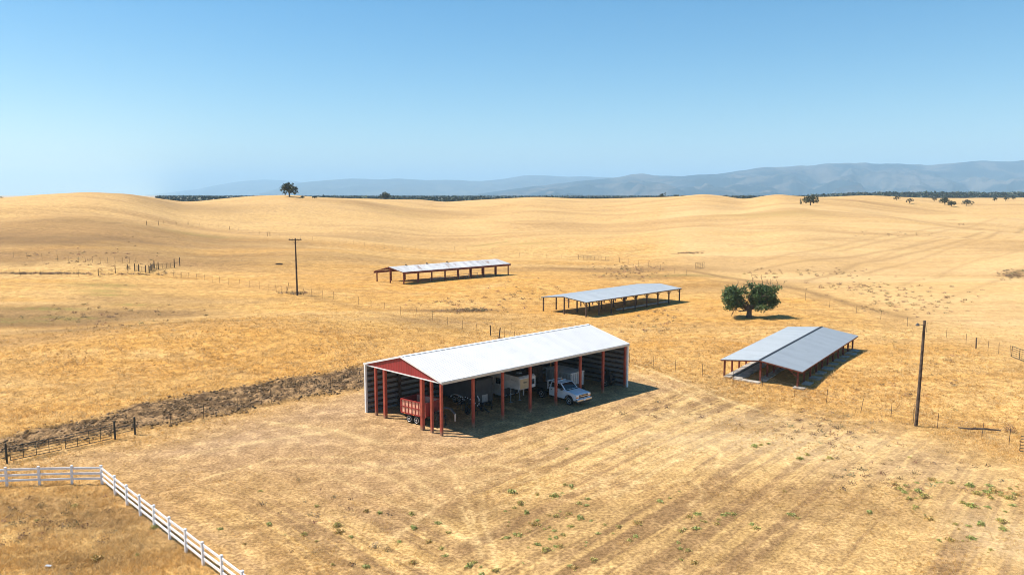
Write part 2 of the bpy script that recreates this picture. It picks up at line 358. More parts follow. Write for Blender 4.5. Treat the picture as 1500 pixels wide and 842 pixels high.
def zones(x, y):
    """what grows or lies at a ground point: soil and grass masks, brown also holding painted hill shade"""
    n = x.shape; near = (y > 0) & (y < 460)
    out = {k: np.zeros(n) for k in ('dirt', 'plough', 'pale', 'brown', 'green', 'gold', 'trackp', 'trackd', 'yard', 'corner')}
    i = np.nonzero(near)[0]; X, Y = x[i], y[i]
    wx = X + 1.6 * fbm(X / 4, Y / 4, 3); wy = Y + 1.6 * fbm(X / 4 + 50, Y / 4, 3)
    out['dirt'][i] = np.maximum(soft(wx, wy, DIRT, 5), soft(wx, wy, LANE, 1.6))
    out['plough'][i] = soft(X + .45 * (wx - X), Y + .45 * (wy - Y), PLOUGH, .9)
    out['pale'][i] = soft(wx, wy, STRAW, 9)
    out['yard'][i] = soft(wx, wy, YARD, 5)
    out['corner'][i] = soft(X, Y, CORNER, .8)
    for pts, w, s, c in _trk:
        xs = [p[0] for p in pts]; ys = [p[1] for p in pts]; pad = 4 * w + 2
        k = np.nonzero((X > min(xs) - pad) & (X < max(xs) + pad) & (Y > min(ys) - pad) & (Y < max(ys) + pad))[0]
        d = seg_dist(X[k] + .35 * (w + .5) * fbm(X[k] / 3, Y[k] / 3, 2), Y[k] + .35 * (w + .5) * fbm(X[k] / 3, Y[k] / 3 + 9, 2), pts)
        key = ('trackp', 'trackd')[c]; v = s * np.exp(-(d / w) ** 2); out[key][i[k]] = np.maximum(out[key][i[k]], v)
    for bx, by, a, b, s, c in _blb:
        k = np.nonzero((np.abs(X - bx) < 3.4 * a) & (np.abs(Y - by) < 3.4 * b))[0]
        wa = .9 * fbm(X[k] / a * 1.2 + bx, Y[k] / b * 1.2, 3)
        v = s * np.clip(1.25 * np.exp(-((X[k] - bx) / a) ** 2 - ((Y[k] - by) / b) ** 2) + .6 * wa * np.exp(-.5 * ((X[k] - bx) / a) ** 2 - .5 * ((Y[k] - by) / b) ** 2), 0, 1)
        key = ('pale', 'brown', 'green', 'gold')[c]; out[key][i[k]] = np.maximum(out[key][i[k]], v)
    tt = np.clip(x / np.maximum(y, 1), -.9, .9); yr = np.interp(CX + FPX * tt / COSP, _px, _dist_v); out['wood'] = sstep(y, yr + 130, yr + 300) * sstep(x / np.maximum(y, 1), -.48, -.42)
    far = sstep(y, 200, 340); out['pale'] = np.maximum(out['pale'], .75 * far)
    return out

def make_ground():
    az = np.concatenate([np.linspace(-180, -44, 46)[:-1], np.arange(-44, 44, .095), np.linspace(44, 180, 46)])
    rr = np.concatenate([[2, 8, 14, 20, 25], np.geomspace(30, 130, 370), np.geomspace(130, 850, 240)[1:], np.geomspace(850, 26000, 80)[1:]])
    A, Q = np.meshgrid(np.radians(az), rr); X = (Q * np.sin(A)).ravel(); Y = (Q * np.cos(A)).ravel()
    z = ht(X, Y); zn = zones(X, Y)
    near = np.clip(1 - (Q.ravel() - 90) / 90, 0, 1) * (np.abs(A.ravel()) < R(44))
    rough = .035 + .05 * (1 - zn['yard']) * (1 - zn['dirt']) + .05 * zn['corner']
    z = z + near * (rough * (fbm(X / .7, Y / .7, 3, .6)) + .10 * fbm(X / 5, Y / 5, 2) * (1 - .8 * zn['dirt']))
    z = z + near * zn['plough'] * (.45 * np.maximum(fbm(X / .9, Y / .9, 3, .75), -.2) + .1)
    na, nr = len(az), len(rr); idx = np.arange(na * nr).reshape(nr, na)
    f = np.stack([idx[:-1, :-1], idx[:-1, 1:], idx[1:, 1:], idx[1:, :-1]], -1).reshape(-1, 4)
    one = np.ones_like(X)
    cols = {'za': np.stack([zn['dirt'], zn['plough'], zn['pale'], one], -1), 'zb': np.stack([zn['green'], zn['brown'], zn['gold'], one], -1),
            'zc': np.stack([zn['trackp'], zn['trackd'], zn['yard'], one], -1), 'zd': np.stack([zn['corner'], zn['wood'], one, one], -1)}
    o = np_mesh('ground', np.stack([X, Y, z], -1), f[:, ::-1], ground_mat(), cols=cols, smooth=True)
    return tag(o, kind='structure')

GOLD, STRAWC, TAN, BROWN, DIRTC, PLOUGHC, GREENC = (.52, .295, .086), (.60, .405, .195), (.42, .265, .105), (.205, .125, .058), (.385, .25, .125), (.155, .10, .058), (.19, .18, .045)
def ground_mat():
    t = NT('ground_grass_and_soil'); p = t.pos()
    a, b, c, d = (t.sep(t.attr(k).outputs['Color']) for k in ('za', 'zb', 'zc', 'zd'))
    n_big = t.noise(p, .018, 4, .55, .6); n_mid = t.noise(p, .11, 5, .6, .4); n_sm = t.noise(p, .7, 5, .62, .3); n_fine = t.noise(p, 4.5, 4, .65)
    st = t.noise(t.vscale(p, (.012, .075, 0)), 1.0, 5, .62, .8)            # long soft streaks along the slopes
    base = t.mix(t.ramp(n_big, .35, .65), GOLD, (.53, .33, .115))
    base = t.mix(t.ramp(st, .38, .68), base, (.60, .395, .165))
    base = t.mix(t.math('MULTIPLY', t.ramp(n_mid, .47, .68), .7), base, TAN)
    base = t.mix(t.math('MULTIPLY', b[2], t.ramp(n_mid, .2, .6)), base, (.54, .29, .072))
    base = t.mix(t.math('MULTIPLY', a[2], .85), base, t.mix(t.ramp(st, .35, .7), STRAWC, (.53, .34, .14)))
    base = t.mix(t.math('MULTIPLY', t.ramp(t.noise(t.vscale(p, (.03, .12, 0)), 1.0, 5, .65, 1.2), .54, .75), .5), base, (.33, .205, .095))
    # mown yard: stubble in rows
    al = t.dot(p, (math.cos(R(50)), math.sin(R(50)), 0)); pr = t.dot(p, (-math.sin(R(50)), math.cos(R(50)), 0))
    al2 = t.dot(p, (math.cos(R(-45)), math.sin(R(-45)), 0)); pr2 = t.dot(p, (-math.sin(R(-45)), math.cos(R(-45)), 0))
    rowR = t.noise(t.comb(t.math('MULTIPLY', pr, .95), t.math('MULTIPLY', al, .035)), 1.0, 3, .7, .25)
    rowL = t.noise(t.comb(t.math('MULTIPLY', pr2, 1.0), t.math('MULTIPLY', al2, .04), 3.0), 1.0, 3, .7, .25)
    side = t.ramp(t.math('ADD', t.dot(p, (1, .25, 0)), t.math('MULTIPLY', t.math('SUBTRACT', n_mid, .5), 6.0)), 4.0, 11.0)
    row = t.math('ADD', t.math('MULTIPLY', rowR, side), t.math('MULTIPLY', rowL, t.math('SUBTRACT', 1.0, side)))
    stub = t.mix(t.ramp(row, .40, .58), (.28, .175, .085), (.59, .395, .165))
    stub = t.mix(t.math('MULTIPLY', t.ramp(n_mid, .45, .72), .6), stub, (.42, .275, .145))
    stub = t.mix(t.math('MULTIPLY', t.ramp(n_sm, .5, .75), .5), stub, (.60, .41, .185))
    base = t.mix(t.math('MULTIPLY', c[2], .95), base, stub)
    base = t.mix(t.math('MULTIPLY', d[0], t.ramp(n_sm, .3, .7)), base, t.mix(t.ramp(n_mid, .38, .62), (.42, .275, .11), (.62, .42, .165)))
    base = t.mix(t.math('MULTIPLY', t.math('MULTIPLY', a[2], c[2]), .6), base, (.58, .42, .23))
    # growth and bare patches; brown also paints shade on the far hills
    base = t.mix(t.math('MULTIPLY', b[1], t.ramp(t.math('ADD', n_sm, t.math('MULTIPLY', n_mid, .5)), .25, .85)), base, BROWN)
    base = t.mix(t.math('MULTIPLY', b[0], t.ramp(n_sm, .3, .65)), base, GREENC)
    dirt = t.mix(t.ramp(n_mid, .35, .65), DIRTC, (.41, .27, .15))
    dirt = t.mix(t.math('MULTIPLY', t.ramp(n_sm, .5, .7), .4), dirt, (.56, .385, .19))
    base = t.mix(t.math('MULTIPLY', a[0], t.ramp(t.math('ADD', n_sm, a[0]), .5, 1.05)), base, dirt)
    pl = t.mix(t.ramp(n_sm, .42, .60), (.115, .072, .038), (.28, .18, .092))
    base = t.mix(t.math('MULTIPLY', a[1], t.ramp(t.math('ADD', n_sm, a[1]), .35, .85)), base, pl)
    base = t.mix(t.math('MULTIPLY', c[0], t.ramp(n_sm, .1, .48)), base, (.68, .49, .24))
    base = t.mix(t.math('MULTIPLY', c[1], t.ramp(n_sm, .25, .6)), base, (.22, .135, .06))
    fs = t.noise(t.vscale(p, (.004, .022, 0)), 1.0, 6, .66, 1.0)
    base = t.mix(t.math('MULTIPLY', t.ramp(fs, .47, .68), .75), base, (.37, .225, .095))
    base = t.mix(t.math('MULTIPLY', d[1], .92), base, t.mix(t.ramp(n_mid, .4, .6), (.035, .04, .022), (.07, .06, .035)))
    g = t.mix(t.ramp(n_fine, .3, .7), (.55, .50, .45), (1.34, 1.30, 1.24))
    base = t.mix(t.math('MULTIPLY', .88, t.math('SUBTRACT', 1.0, t.math('MULTIPLY', a[2], .5))), base, g, 'MULTIPLY')
    g2 = t.mix(t.ramp(n_sm, .3, .72), (.70, .67, .63), (1.20, 1.19, 1.17))
    base = t.mix(t.math('MULTIPLY', .92, t.math('SUBTRACT', 1.0, t.math('MULTIPLY', a[2], .5))), base, g2, 'MULTIPLY')
    h = t.math('ADD', t.math('MULTIPLY', n_fine, .5), n_sm)
    return t.bsdf(base, .95, 0, t.bump(h, .16, .8), .1)

# ------------------------------------------------------------------ the large structure: ground, mountains, woods, haze
GROUND = make_ground()

def mountain_mat(name, c1, c2):
    t = NT(name); p = t.pos()
    n = t.noise(p, .0016, 6, .62, .5); n2 = t.noise(t.vscale(p, (1, .5, 2.0)), .0045, 5, .65)
    c = t.mix(t.ramp(n, .46, .60), c1, c2); c = t.mix(t.math('MULTIPLY', t.ramp(n2, .5, .7), .7), c, tuple(x * .55 for x in c1))
    return t.bsdf(c, .95, 0, None, .05)
def mountains(name, crest, Y, depth, foot, c1, c2, seed, spur):
    xs = np.arange(crest[0][0], crest[-1][0] + .1, 2.5); cy = np.interp(xs, *zip(*crest))
    k = np.exp(-.5 * (np.arange(-12, 13) / 3.0) ** 2); k /= k.sum(); cy = np.convolve(np.pad(cy, 12, 'edge'), k, 'valid')
    X = (xs - CX) / FPX * COSP * Y; H = CAMH + (HZ - cy) / FPX * Y
    H = H + spur * .12 * (fbm(X / 260 + seed, X * 0, 4)) * np.clip(H / 250, .1, 1)
    v = np.concatenate([np.linspace(-1, 0, 46), np.linspace(0, .6, 12)[1:]])
    V, XX = np.meshgrid(v, X, indexing='ij'); HH = np.broadcast_to(H, V.shape)
    prof = np.where(V < 0, (1 + V) ** 1.15, np.cos(np.clip(V / .6, 0, 1) * math.pi / 2))
    nz = np.abs(fbm(XX / 900 + seed + V * .6, V * 2.2 + seed, 5, .55)); side = np.clip(-V * 4, 0, 1) * np.clip((1 + V) * 3, 0, 1)
    Z = 3 + (HH - 3) * prof - spur * 2.2 * nz * side * np.clip(HH / 300, .15, 1) + 40 * fbm(XX / 300, V * 6, 3) * side * np.clip(HH / 300, .1, 1)
    YY = Y + V * depth; n0, n1 = V.shape; idx = np.arange(n0 * n1).reshape(n0, n1)
    f = np.stack([idx[:-1, :-1], idx[:-1, 1:], idx[1:, 1:], idx[1:, :-1]], -1).reshape(-1, 4)
    o = np_mesh(name, np.stack([XX * (YY / Y), YY, Z], -1).reshape(-1, 3), f, mountain_mat(name + '_scrub', c1, c2), smooth=True)
    return tag(o, kind='structure')
mountains('mountains', [(700, 284), (760, 276), (830, 267), (870, 264), (900, 261), (930, 256.5), (945, 254.5), (965, 257.5), (1000, 260), (1020, 257), (1060, 254.5), (1085, 250), (1110, 247.5), (1160, 243), (1200, 242.5), (1240, 239.5), (1280, 241.5), (1320, 240.5), (1360, 242.5), (1390, 241.5), (1420, 238.5), (1440, 237.5), (1465, 238), (1500, 235), (1600, 228), (1750, 236), (1950, 230), (2200, 240)],
          9500, 3600, 3, (.014, .026, .036), (.105, .092, .08), 3.3, 150)
mountains('mountains', [(380, 284), (430, 270), (460, 266), (500, 263), (530, 262), (560, 264), (585, 261.5), (620, 264), (660, 264), (700, 265.5), (730, 264), (760, 259), (785, 256.5), (800, 258), (830, 260), (850, 258.5), (890, 260.5), (940, 264), (1000, 262), (1100, 265)],
          15000, 3500, 3, (.045, .045, .035), (.09, .075, .05), 8.1, 90)
mountains('mountains', [(190, 287.5), (240, 283), (290, 277.5), (320, 271), (350, 266.5), (385, 263.5), (420, 265), (470, 270), (540, 268), (600, 270), (700, 268), (800, 267)],
          21000, 3500, 3, (.045, .045, .035), (.09, .075, .05), 15.7, 80)

def leaf_quads(cent, size, nrm=None, flat_=0.0, r=None):
    """a square leaf or leaf spray at every centre, turned at random"""
    r = r or rng; n = len(cent); a = r.normal(size=(n, 3)); a[:, 2] += flat_; a /= np.linalg.norm(a, axis=1, keepdims=True)
    b = np.cross(a, r.normal(size=(n, 3))); b /= np.linalg.norm(b, axis=1, keepdims=True); c = np.cross(a, b)
    s = (np.broadcast_to(size, (n,)) * r.uniform(.6, 1.3, n))[:, None]
    v = np.stack([cent - b * s, cent - c * s * .55, cent + b * s, cent + c * s * .55], 1)
    return v.reshape(-1, 3), np.arange(4 * n).reshape(n, 4)
def leaf_mat(name, c, var=.5, trans=.25):
    t = NT(name); p = t.pos(); g = t.attr('tint').outputs['Color']
    cc = t.mix(1.0, c, g, 'MULTIPLY')
    return t.bsdf(cc, .55, 0, None, .3)
def tints(n, per, lo=.55, hi=1.5, r=None):
    r = r or rng; k = r.uniform(lo, hi, (n, 1)); w = np.clip(r.normal(1, .12, (n, 3)), .6, 1.4)
    return np.repeat(np.concatenate([k * w, np.ones((n, 1))], 1), per, 0)
M_oak = leaf_mat('oak_leaves', (.045, .052, .022))
M_oak2 = leaf_mat('dry_oak_leaves', (.10, .085, .045))
M_fig = leaf_mat('green_leaves', (.070, .112, .034))
M_wood = leaf_mat('woodland_leaves', (.040, .050, .026))
M_bark = plain('bark', (.13, .10, .075), .9, 0, .35, 6, .2, .03)

def woodland():
    P = []; S = []
    for k in range(15000):
        px = rng.uniform(-150, 1700); Y = 900 * (7.5 ** rng.random()); x = (px - CX) / FPX * COSP * Y
        d = vnoise(np.array([x / 500.0]), np.array([Y / 500.0]))[0]
        if px < 230 or Y < 950 + 300 * max(0, (px - 950) / 500) or d < -.34 + .12 * rng.random(): continue
        h = rng.uniform(7, 12); w = rng.uniform(7, 13); m = int(13 if Y > 2500 else 26)
        q = rng.normal(size=(m, 3)); q /= np.linalg.norm(q, axis=1, keepdims=True); q *= rng.uniform(.5, 1, (m, 1)) ** .4
        z0 = float(ht(x, Y)); P.append(q * [w * .5, w * .5, h * .42] + [x, Y, z0 + h * .52]); S.append(np.full(m, w * .27))
    P = np.concatenate(P); v, f = leaf_quads(P, np.concatenate(S))
    tag(np_mesh('woodland', v, f, M_wood, cols={'tint': tints(len(P), 4, .6, 1.3)}), kind='stuff')
woodland()

hz = MB(); hz.box(-30000, 30000, -30000, 30000, min(v.co.z for v in GROUND.data.vertices) - 1.0, 760)
t = NT('haze'); pv = t.n('ShaderNodeVolumePrincipled'); pv.inputs['Color'].default_value = (.51, .78, 1.0, 1); pv.inputs['Density'].default_value = 1.0e-4; pv.inputs['Anisotropy'].default_value = 0.0
o_ = t.n('ShaderNodeOutputMaterial'); t.t.links.new(pv.outputs[0], o_.inputs['Volume'])
haze = hz.build('haze', t.m); tag(haze, kind='stuff')

# ------------------------------------------------------------------ paints and metals
def red_post_mat():
    t = NT('red_painted_steel'); o = t.obj(); nz = t.noise(o, 1.6, 5, .65); zz = t.n('ShaderNodeSeparateXYZ'); t.put(zz.inputs[0], o)
    c = t.mix(t.ramp(nz, .3, .7), (.27, .048, .030), (.40, .085, .050)); c = t.mix(t.ramp(t.noise(t.vscale(o, (6, 6, .7)), 1.0, 4, .7), .60, .75), c, (.30, .14, .09))
    mud = t.math('MULTIPLY', t.ramp(t.math('ADD', zz.outputs[2], t.math('MULTIPLY', nz, .7)), .95, .35), .75)
    return t.bsdf(t.mix(mud, c, (.30, .20, .12)), .6, 0, None, .3)
M_red = red_post_mat()
M_redwood = plain('faded_red_wood', (.20, .060, .038), .8, 0, .4, 2.5, .2)
M_brownwood = plain('weathered_wood', (.125, .085, .060), .9, 0, .4, 3, .2)
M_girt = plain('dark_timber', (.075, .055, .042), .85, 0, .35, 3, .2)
M_whiteroof = ribbed('white_steel_roof', (.60, .592, .58), .30, 'x', .38, 0, .035, .03, groove=.93)
M_galv = ribbed('galvanised_roof', (.38, .405, .42), .15, 'x', .42, .35, .05, .02, groove=.9)
M_galv2 = ribbed('galvanised_roof_dull', (.36, .385, .40), .15, 'x', .42, .35, .05, .02, groove=.9)
M_oldroof = ribbed('old_steel_roof', (.54, .53, .52), .15, 'x', .5, .15, .14, .02, rust=.9, sheet=1.0)
M_redside = ribbed('red_steel_siding', (.33, .035, .035), .23, 'y', .45, 0, .10, .02, groove=.55)
M_liner = ribbed('steel_wall_sheet', (.23, .235, .245), .30, 'x', .45, .1, .05, .02, groove=.9)
M_liner_y = ribbed('steel_wall_sheet_end', (.23, .235, .245), .30, 'y', .45, .1, .05, .02, groove=.9)
M_trim = plain('white_trim', (.78, .78, .76), .5, 0, .06, 2)
M_eave = plain('eave_trim', (.55, .50, .42), .5, 0, .1, 2)
M_white = plain('white_paint', (.78, .79, .80), .45, 0, .08, 1.5)
M_vinyl = plain('white_fence', (.82, .82, .82), .5, 0, .07, 3)
M_trail = plain('shaded_white_paint', (.56, .57, .58), .5, 0, .12, 1.2)  # trailer white darkened, the barn's shade put into its colour
M_truck = plain('white_car_paint', (.72, .76, .82), .22, 0, .03, 1.5, .6)
M_glass = plain('dark_glass', (.015, .02, .025), .08, 0, .1, 1, .7)
M_black = plain('black_steel', (.022, .022, .024), .55, 0, .3, 4)
M_rubber = plain('rubber', (.025, .024, .023), .85, 0, .2, 6, .2)
M_rim = plain('rim_metal', (.60, .61, .63), .35, .5, .1, 6)
M_chrome = plain('chrome', (.62, .63, .65), .25, .8, .06, 6)
M_dgrey = plain('dark_grey_panel', (.055, .058, .066), .6, 0, .15, 1.5)
M_tanp = plain('tan_panel', (.55, .42, .25), .6, 0, .08, 1.5)
M_conc = plain('concrete', (.40, .36, .31), .9, 0, .25, 1.5, .2, .02)
M_pole = plain('old_pole_wood', (.105, .075, .055), .9, 0, .4, 2.5, .2)
M_pipe = plain('dark_green_pipe', (.020, .028, .024), .6, 0, .3, 5)
M_tpost = plain('rusty_steel_post', (.075, .055, .045), .8, .1, .3, 6)
M_wire = plain('wire', (.14, .12, .11), .6, .4, .2, 6)
M_orange = plain('faded_orange_red_paint', (.88, .42, .28), .55, 0, .22, 1.6)
M_redpaint = plain('dark_red_paint', (.30, .03, .025), .5, 0, .2, 2)
M_light = plain('clear_lens', (.75, .76, .76), .15, 0, .05, 4, .6)
M_amber = plain('orange_lens', (.75, .25, .04), .3, 0, .05, 4)
M_slate = plain('pale_sheet_metal', (.45, .47, .48), .5, .3, .15, 4)
M_silver = plain('dull_silver', (.42, .43, .45), .4, .5, .12, 3)

# ------------------------------------------------------------------ buildings
class Frame:
    """a building's own axes: u along the near eave, v across, from three ground corners of the photograph"""
    def __init__(s, A, B, D, rect_z=True):
        s.A, s.B, s.D = Vector(A), Vector(B), Vector(D); X = (s.D - s.A); Y = (s.B - s.A)
        s.L, s.W = X.to_2d().length, Y.to_2d().length; s.rz = math.atan2(X.y, X.x)
        c, n = math.cos(-s.rz), math.sin(-s.rz)
        s.vx = (Y.x * c - Y.y * n) / s.W; s.vy = (Y.x * n + Y.y * c) / s.W
        s.zu = X.z / s.L; s.zv = Y.z / s.W
        if not rect_z: s.zu = s.zv = 0.0
    def p(s, u, v, z): return (u + v * s.vx, v * s.vy, z + u * s.zu + v * s.zv)
    def world(s, u, v, z=0):
        q = s.p(u, v, z); c, n = math.cos(s.rz), math.sin(s.rz)
        return Vector((s.A.x + q[0] * c - q[1] * n, s.A.y + q[0] * n + q[1] * c, s.A.z + q[2]))
    def box(s, m, u0, u1, v0, v1, z0, z1):
        return m.hexa([s.p(u, v, z) for z in (z0, z1) for u, v in ((u0, v0), (u1, v0), (u1, v1), (u0, v1))])
    def slab(s, m, quad, th):            # quad: four (u, v, z) of the top, thickened downward
        return m.hexa([s.p(u, v, z - th) for u, v, z in quad] + [s.p(u, v, z) for u, v, z in quad])

# --- the machinery barn
F = Frame(at(647.5, 638), at(538, 603.6), at(917, 566.5), False)
F.A.z = 0.0
L, W, EV, RG = F.L, F.W, 4.66, 6.06
barn = thing('barn', 'large open fronted machinery barn with white metal roof and red gable', 'barn', F.A, F.rz)
mid = W / 2; ov = .12
m = MB(); F.slab(m, [(-ov, -.2, EV - .03), (L + ov, -.2, EV - .03), (L + ov, mid, RG), (-ov, mid, RG)], .05)
F.slab(m, [(-ov, mid, RG), (L + ov, mid, RG), (L + ov, W + .2, EV - .03), (-ov, W + .2, EV - .03)], .05)
roof = m.build('roof', M_whiteroof, barn)
m = MB(); F.slab(m, [(-ov - .01, mid - .22, RG - .012), (L + ov + .01, mid - .22, RG - .012), (L + ov + .01, mid, RG + .045), (-ov - .01, mid, RG + .045)], .02)
F.slab(m, [(-ov - .01, mid, RG + .045), (L + ov + .01, mid, RG + .045), (L + ov + .01, mid + .22, RG - .012), (-ov - .01, mid + .22, RG - .012)], .02)
m.build('ridge_cap', M_white, roof)
m = MB(); F.box(m, -.15, L + .15, -.26, -.203, EV - .26, EV - .09); m.build('eave_trim', M_eave, roof)
for uu in (-ov - .05, L + ov + .004):
    m = MB(); F.slab(m, [(uu, -.2, EV + .0), (uu + .045, -.2, EV + .0), (uu + .045, mid, RG + .03), (uu, mid, RG + .03)], .17)
    F.slab(m, [(uu, mid, RG + .03), (uu + .045, mid, RG + .03), (uu + .045, W + .2, EV), (uu, W + .2, EV)], .17)
    m.build('rake_trim', M_trim, roof)
for k, uu in enumerate((-.06, L + .02)):
    if k == 0:
        m = MB(); pts = [F.p(uu, -.1, EV - .12), F.p(uu, W + .1, EV - .12), F.p(uu, mid, RG - .1)]; pt2 = [F.p(uu + .04, -.1, EV - .12), F.p(uu + .04, W + .1, EV - .12), F.p(uu + .04, mid, RG - .1)]
        m.add(pts + pt2, [(0, 1, 2), (5, 4, 3), (0, 3, 4, 1), (1, 4, 5, 2), (2, 5, 3, 0)])
        g = m.build('gable_panel', M_redside, barn)
        m = MB(); F.box(m, uu - .03, uu + .05, -.15, W + .15, EV - .22, EV - .123); m.build('gable_trim', M_trim, g)
m = MB(); F.box(m, 0, L, W - .02, W + .02, -.5, EV - .05); w1 = m.build('back_wall', M_liner, barn)
m = MB(); pts = [F.p(L + .01, 0, -.5), F.p(L + .01, W - .03, -.5), F.p(L + .01, W - .03, EV - .12), F.p(L + .01, mid, RG - .12), F.p(L + .01, 0, EV - .12)]; pt2 = [(x + .04, y, z) for x, y, z in pts]
m.add(pts + pt2, [(0, 1, 2, 3, 4), (9, 8, 7, 6, 5)] + [(i, 5 + i, 5 + (i + 1) % 5, (i + 1) % 5) for i in range(5)]); w2 = m.build('end_wall', M_liner_y, barn)
for k in range(9):
    z = .28 + k * .51
    m = MB(); F.box(m, .1, L - .2, W - .21, W - .025, z, z + .17); m.build('girt', M_girt, w1)
    m = MB(); F.box(m, L - .18, L - .005, .1, W - .25, z, z + .17); m.build('girt', M_girt, w2)
for (u, v) in ((-.08, W + .02), (L + .06, -.06)):
    m = MB(); F.box(m, u - .09, u + .09, v - .09, v + .09, 0, EV - .1); m.build('corner_trim', M_trim, barn)
front_posts = [u for u in np.linspace(0, L - .3, 8)]
for u in front_posts[1:-1]:
    m = MB(); F.box(m, u - .10, u + .10, -.08, .12, -.3, EV - .12); m.build('post', M_red, barn)
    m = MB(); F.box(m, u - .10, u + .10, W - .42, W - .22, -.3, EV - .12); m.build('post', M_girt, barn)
m = MB(); F.box(m, L - .3, L - .1, -.05, .13, -.3, EV - .12); m.build('post', M_red, barn)
gp = [at(x, y) for x, y in ((552, 607.8), (565, 612), (617.7, 629.6), (632.2, 633.7), (647.5, 638.2))]
for k, q in enumerate(gp):
    v = (q - F.A).to_2d().length; s_ = (.10, .13, .14, .10, .10)[k]
    m = MB(); F.box(m, -.1 - s_ + .1, -.1 + s_ + .1, v - s_, v + s_, -.3, EV - .222); m.build('post', M_red, barn)
for u in front_posts:          # roof trusses
    m = MB(); uu = u + .15
    for a, b in (((uu, .1, EV - .22), (uu, W - .1, EV - .22)), ((uu, .1, EV - .2), (uu, mid, RG - .2)), ((uu, W - .1, EV - .2), (uu, mid, RG - .2)), ((uu, mid, EV - .2), (uu, mid, RG - .25)), ((uu, W * .25, EV - .2), (uu, mid, RG - .3)), ((uu, W * .75, EV - .2), (uu, mid, RG - .3))):
        m.bar(F.p(*a), F.p(*b), .07, .12)
    m.build('truss', M_girt, barn)
for k in range(6):
    f = (k + .5) / 6
    for v, z in ((f * mid, EV + (RG - EV) * f - .1), (W - f * mid, EV + (RG - EV) * f - .1)): m = MB(); F.box(m, .02, L - .05, v - .04, v + .04, z - .1, z - .0); m.build('purlin', M_girt, roof)

# --- the three open stock shelters
def shelter(label, A, B, D, ev, rg, roofmat, postmat, n, ovu, ov_near, ov_far, mids, braces=True, fascia=None, far_ev=None, first_gap=None, bare=0.0):
    f = Frame(A, B, D); root = thing('stock_shelter', label, 'shelter', f.A, f.rz, 'open stock shelters in the pasture'); L, W = f.L, f.W
    mid = W / 2; sl = (rg - ev) / mid; fe = far_ev if far_ev is not None else ev; sl2 = (rg - fe) / mid
    near = [(-ovu, -ov_near, ev - sl * ov_near), (L + ovu, -ov_near, ev - sl * ov_near), (L + ovu, mid - .06, rg), (-ovu, mid - .06, rg)]
    far = [(-ovu + bare, mid + .06, rg - .03), (L + ovu, mid + .06, rg - .03), (L + ovu, W + ov_far, fe - sl2 * ov_far), (-ovu + bare, W + ov_far, fe - sl2 * ov_far)]
    m = MB(); f.slab(m, near, .05); f.slab(m, far, .05); rf = m.build('roof', roofmat, root)
    m = MB(); f.box(m, -ovu, L + ovu, mid - .10, mid + .10, rg - .16, rg - .055); m.build('ridge_beam', postmat, rf)
    fz = fascia or .14
    for v, e in ((-ov_near + .04, ev - sl * ov_near), (W + ov_far - .04, fe - sl2 * ov_far)):
        m = MB(); f.box(m, -ovu + .02, L + ovu - .02, v - .03, v + .03, e - .05 - fz, e - .055); m.build('fascia', postmat, root)
    for uu in (-ovu + .05, L + ovu - .05):
        m = MB()
        f.slab(m, [(uu - .04, -ov_near + .08, ev - sl * ov_near - .055), (uu + .04, -ov_near + .08, ev - sl * ov_near - .055), (uu + .04, mid - .12, rg - .055), (uu - .04, mid - .12, rg - .055)], .12)
        f.slab(m, [(uu - .04, mid + .12, rg - .085), (uu + .04, mid + .12, rg - .085), (uu + .04, W + ov_far - .08, fe - sl2 * ov_far - .055), (uu - .04, W + ov_far - .08, fe - sl2 * ov_far - .055)], .12)
        m.build('end_rafter', postmat, rf)
    us = list(np.linspace(0, L, n))
    if first_gap: us = [0] + list(np.linspace(first_gap, L, n - 1))
    pm = None
    def post(u, v, top):
        m = MB(); f.box(m, u - .085, u + .085, v - .085, v + .085, -1.2, top); m.build('post', postmat, root)
    for u in us:
        post(u, 0, ev - .06); post(u, W, fe - .06)
        for v in mids: post(u, v * W, (ev + sl * v * W if v < .5 else fe + sl2 * (1 - v) * W) - .17)
        if braces:
            m = MB()
            for du in (-.75, .75):
                if 0 <= u + du <= L: m.bar(f.p(u, 0, ev - .85), f.p(u + du, 0, ev - .16), .08)
            m.bar(f.p(u, .0, ev - .85), f.p(u, .75, ev - .1), .08)
            m.build('knee_brace', postmat, root)
    for k in range(1, 6):
        q = k / 6 * mid
        m = MB(); f.box(m, 0, L, q - .04, q + .04, ev + sl * q - .15, ev + sl * q - .055); m.build('purlin', postmat, rf)
        m = MB(); f.box(m, 0, L, W - q - .04, W - q + .04, fe + sl2 * q - .15, fe + sl2 * q - .055); m.build('purlin', postmat, rf)
    return f, root

f1, s1 = shelter('long low shelter farthest back, roof of rust streaked pale sheets with a red edge beam', at(591.6, 416.4), at(552.4, 412.5), at(744.4, 402.8), 2.75, 3.55, M_oldroof, M_redwood, 9, .45, .3, .4, (.5,), False, .45, 2.5, None, 3.6)
f3, s3 = shelter('middle open shelter with pale blue grey metal roof and brown braced posts', at(858.4, 464.3), at(796, 455.7), at(995, 442), 2.55, 3.05, M_galv, M_brownwood, 9, .3, .25, .3, (.5,), True)
f4, s4 = shelter('nearest low shelter, right of the barn, its wide grey roof split by a dark ridge', at(1168, 567.5), at(1061, 550.5), at(1248.5, 512.5), 1.98, 2.50, M_galv2, M_redwood, 11, .35, .55, .35, (.5,), False)
m = MB(); f4.slab(m, [(-.36, f4.W / 2 - .13, 2.535), (f4.L + .36, f4.W / 2 - .13, 2.535), (f4.L + .36, f4.W / 2 + .13, 2.535), (-.36, f4.W / 2 + .13, 2.535)], .03); m.build('ridge_cap', M_black, s4)
m = MB(); m.bar(f4.p(0, .03, 1.15), f4.p(0, 1.0, 1.92), .09); m.build('knee_brace', M_redwood, s4)
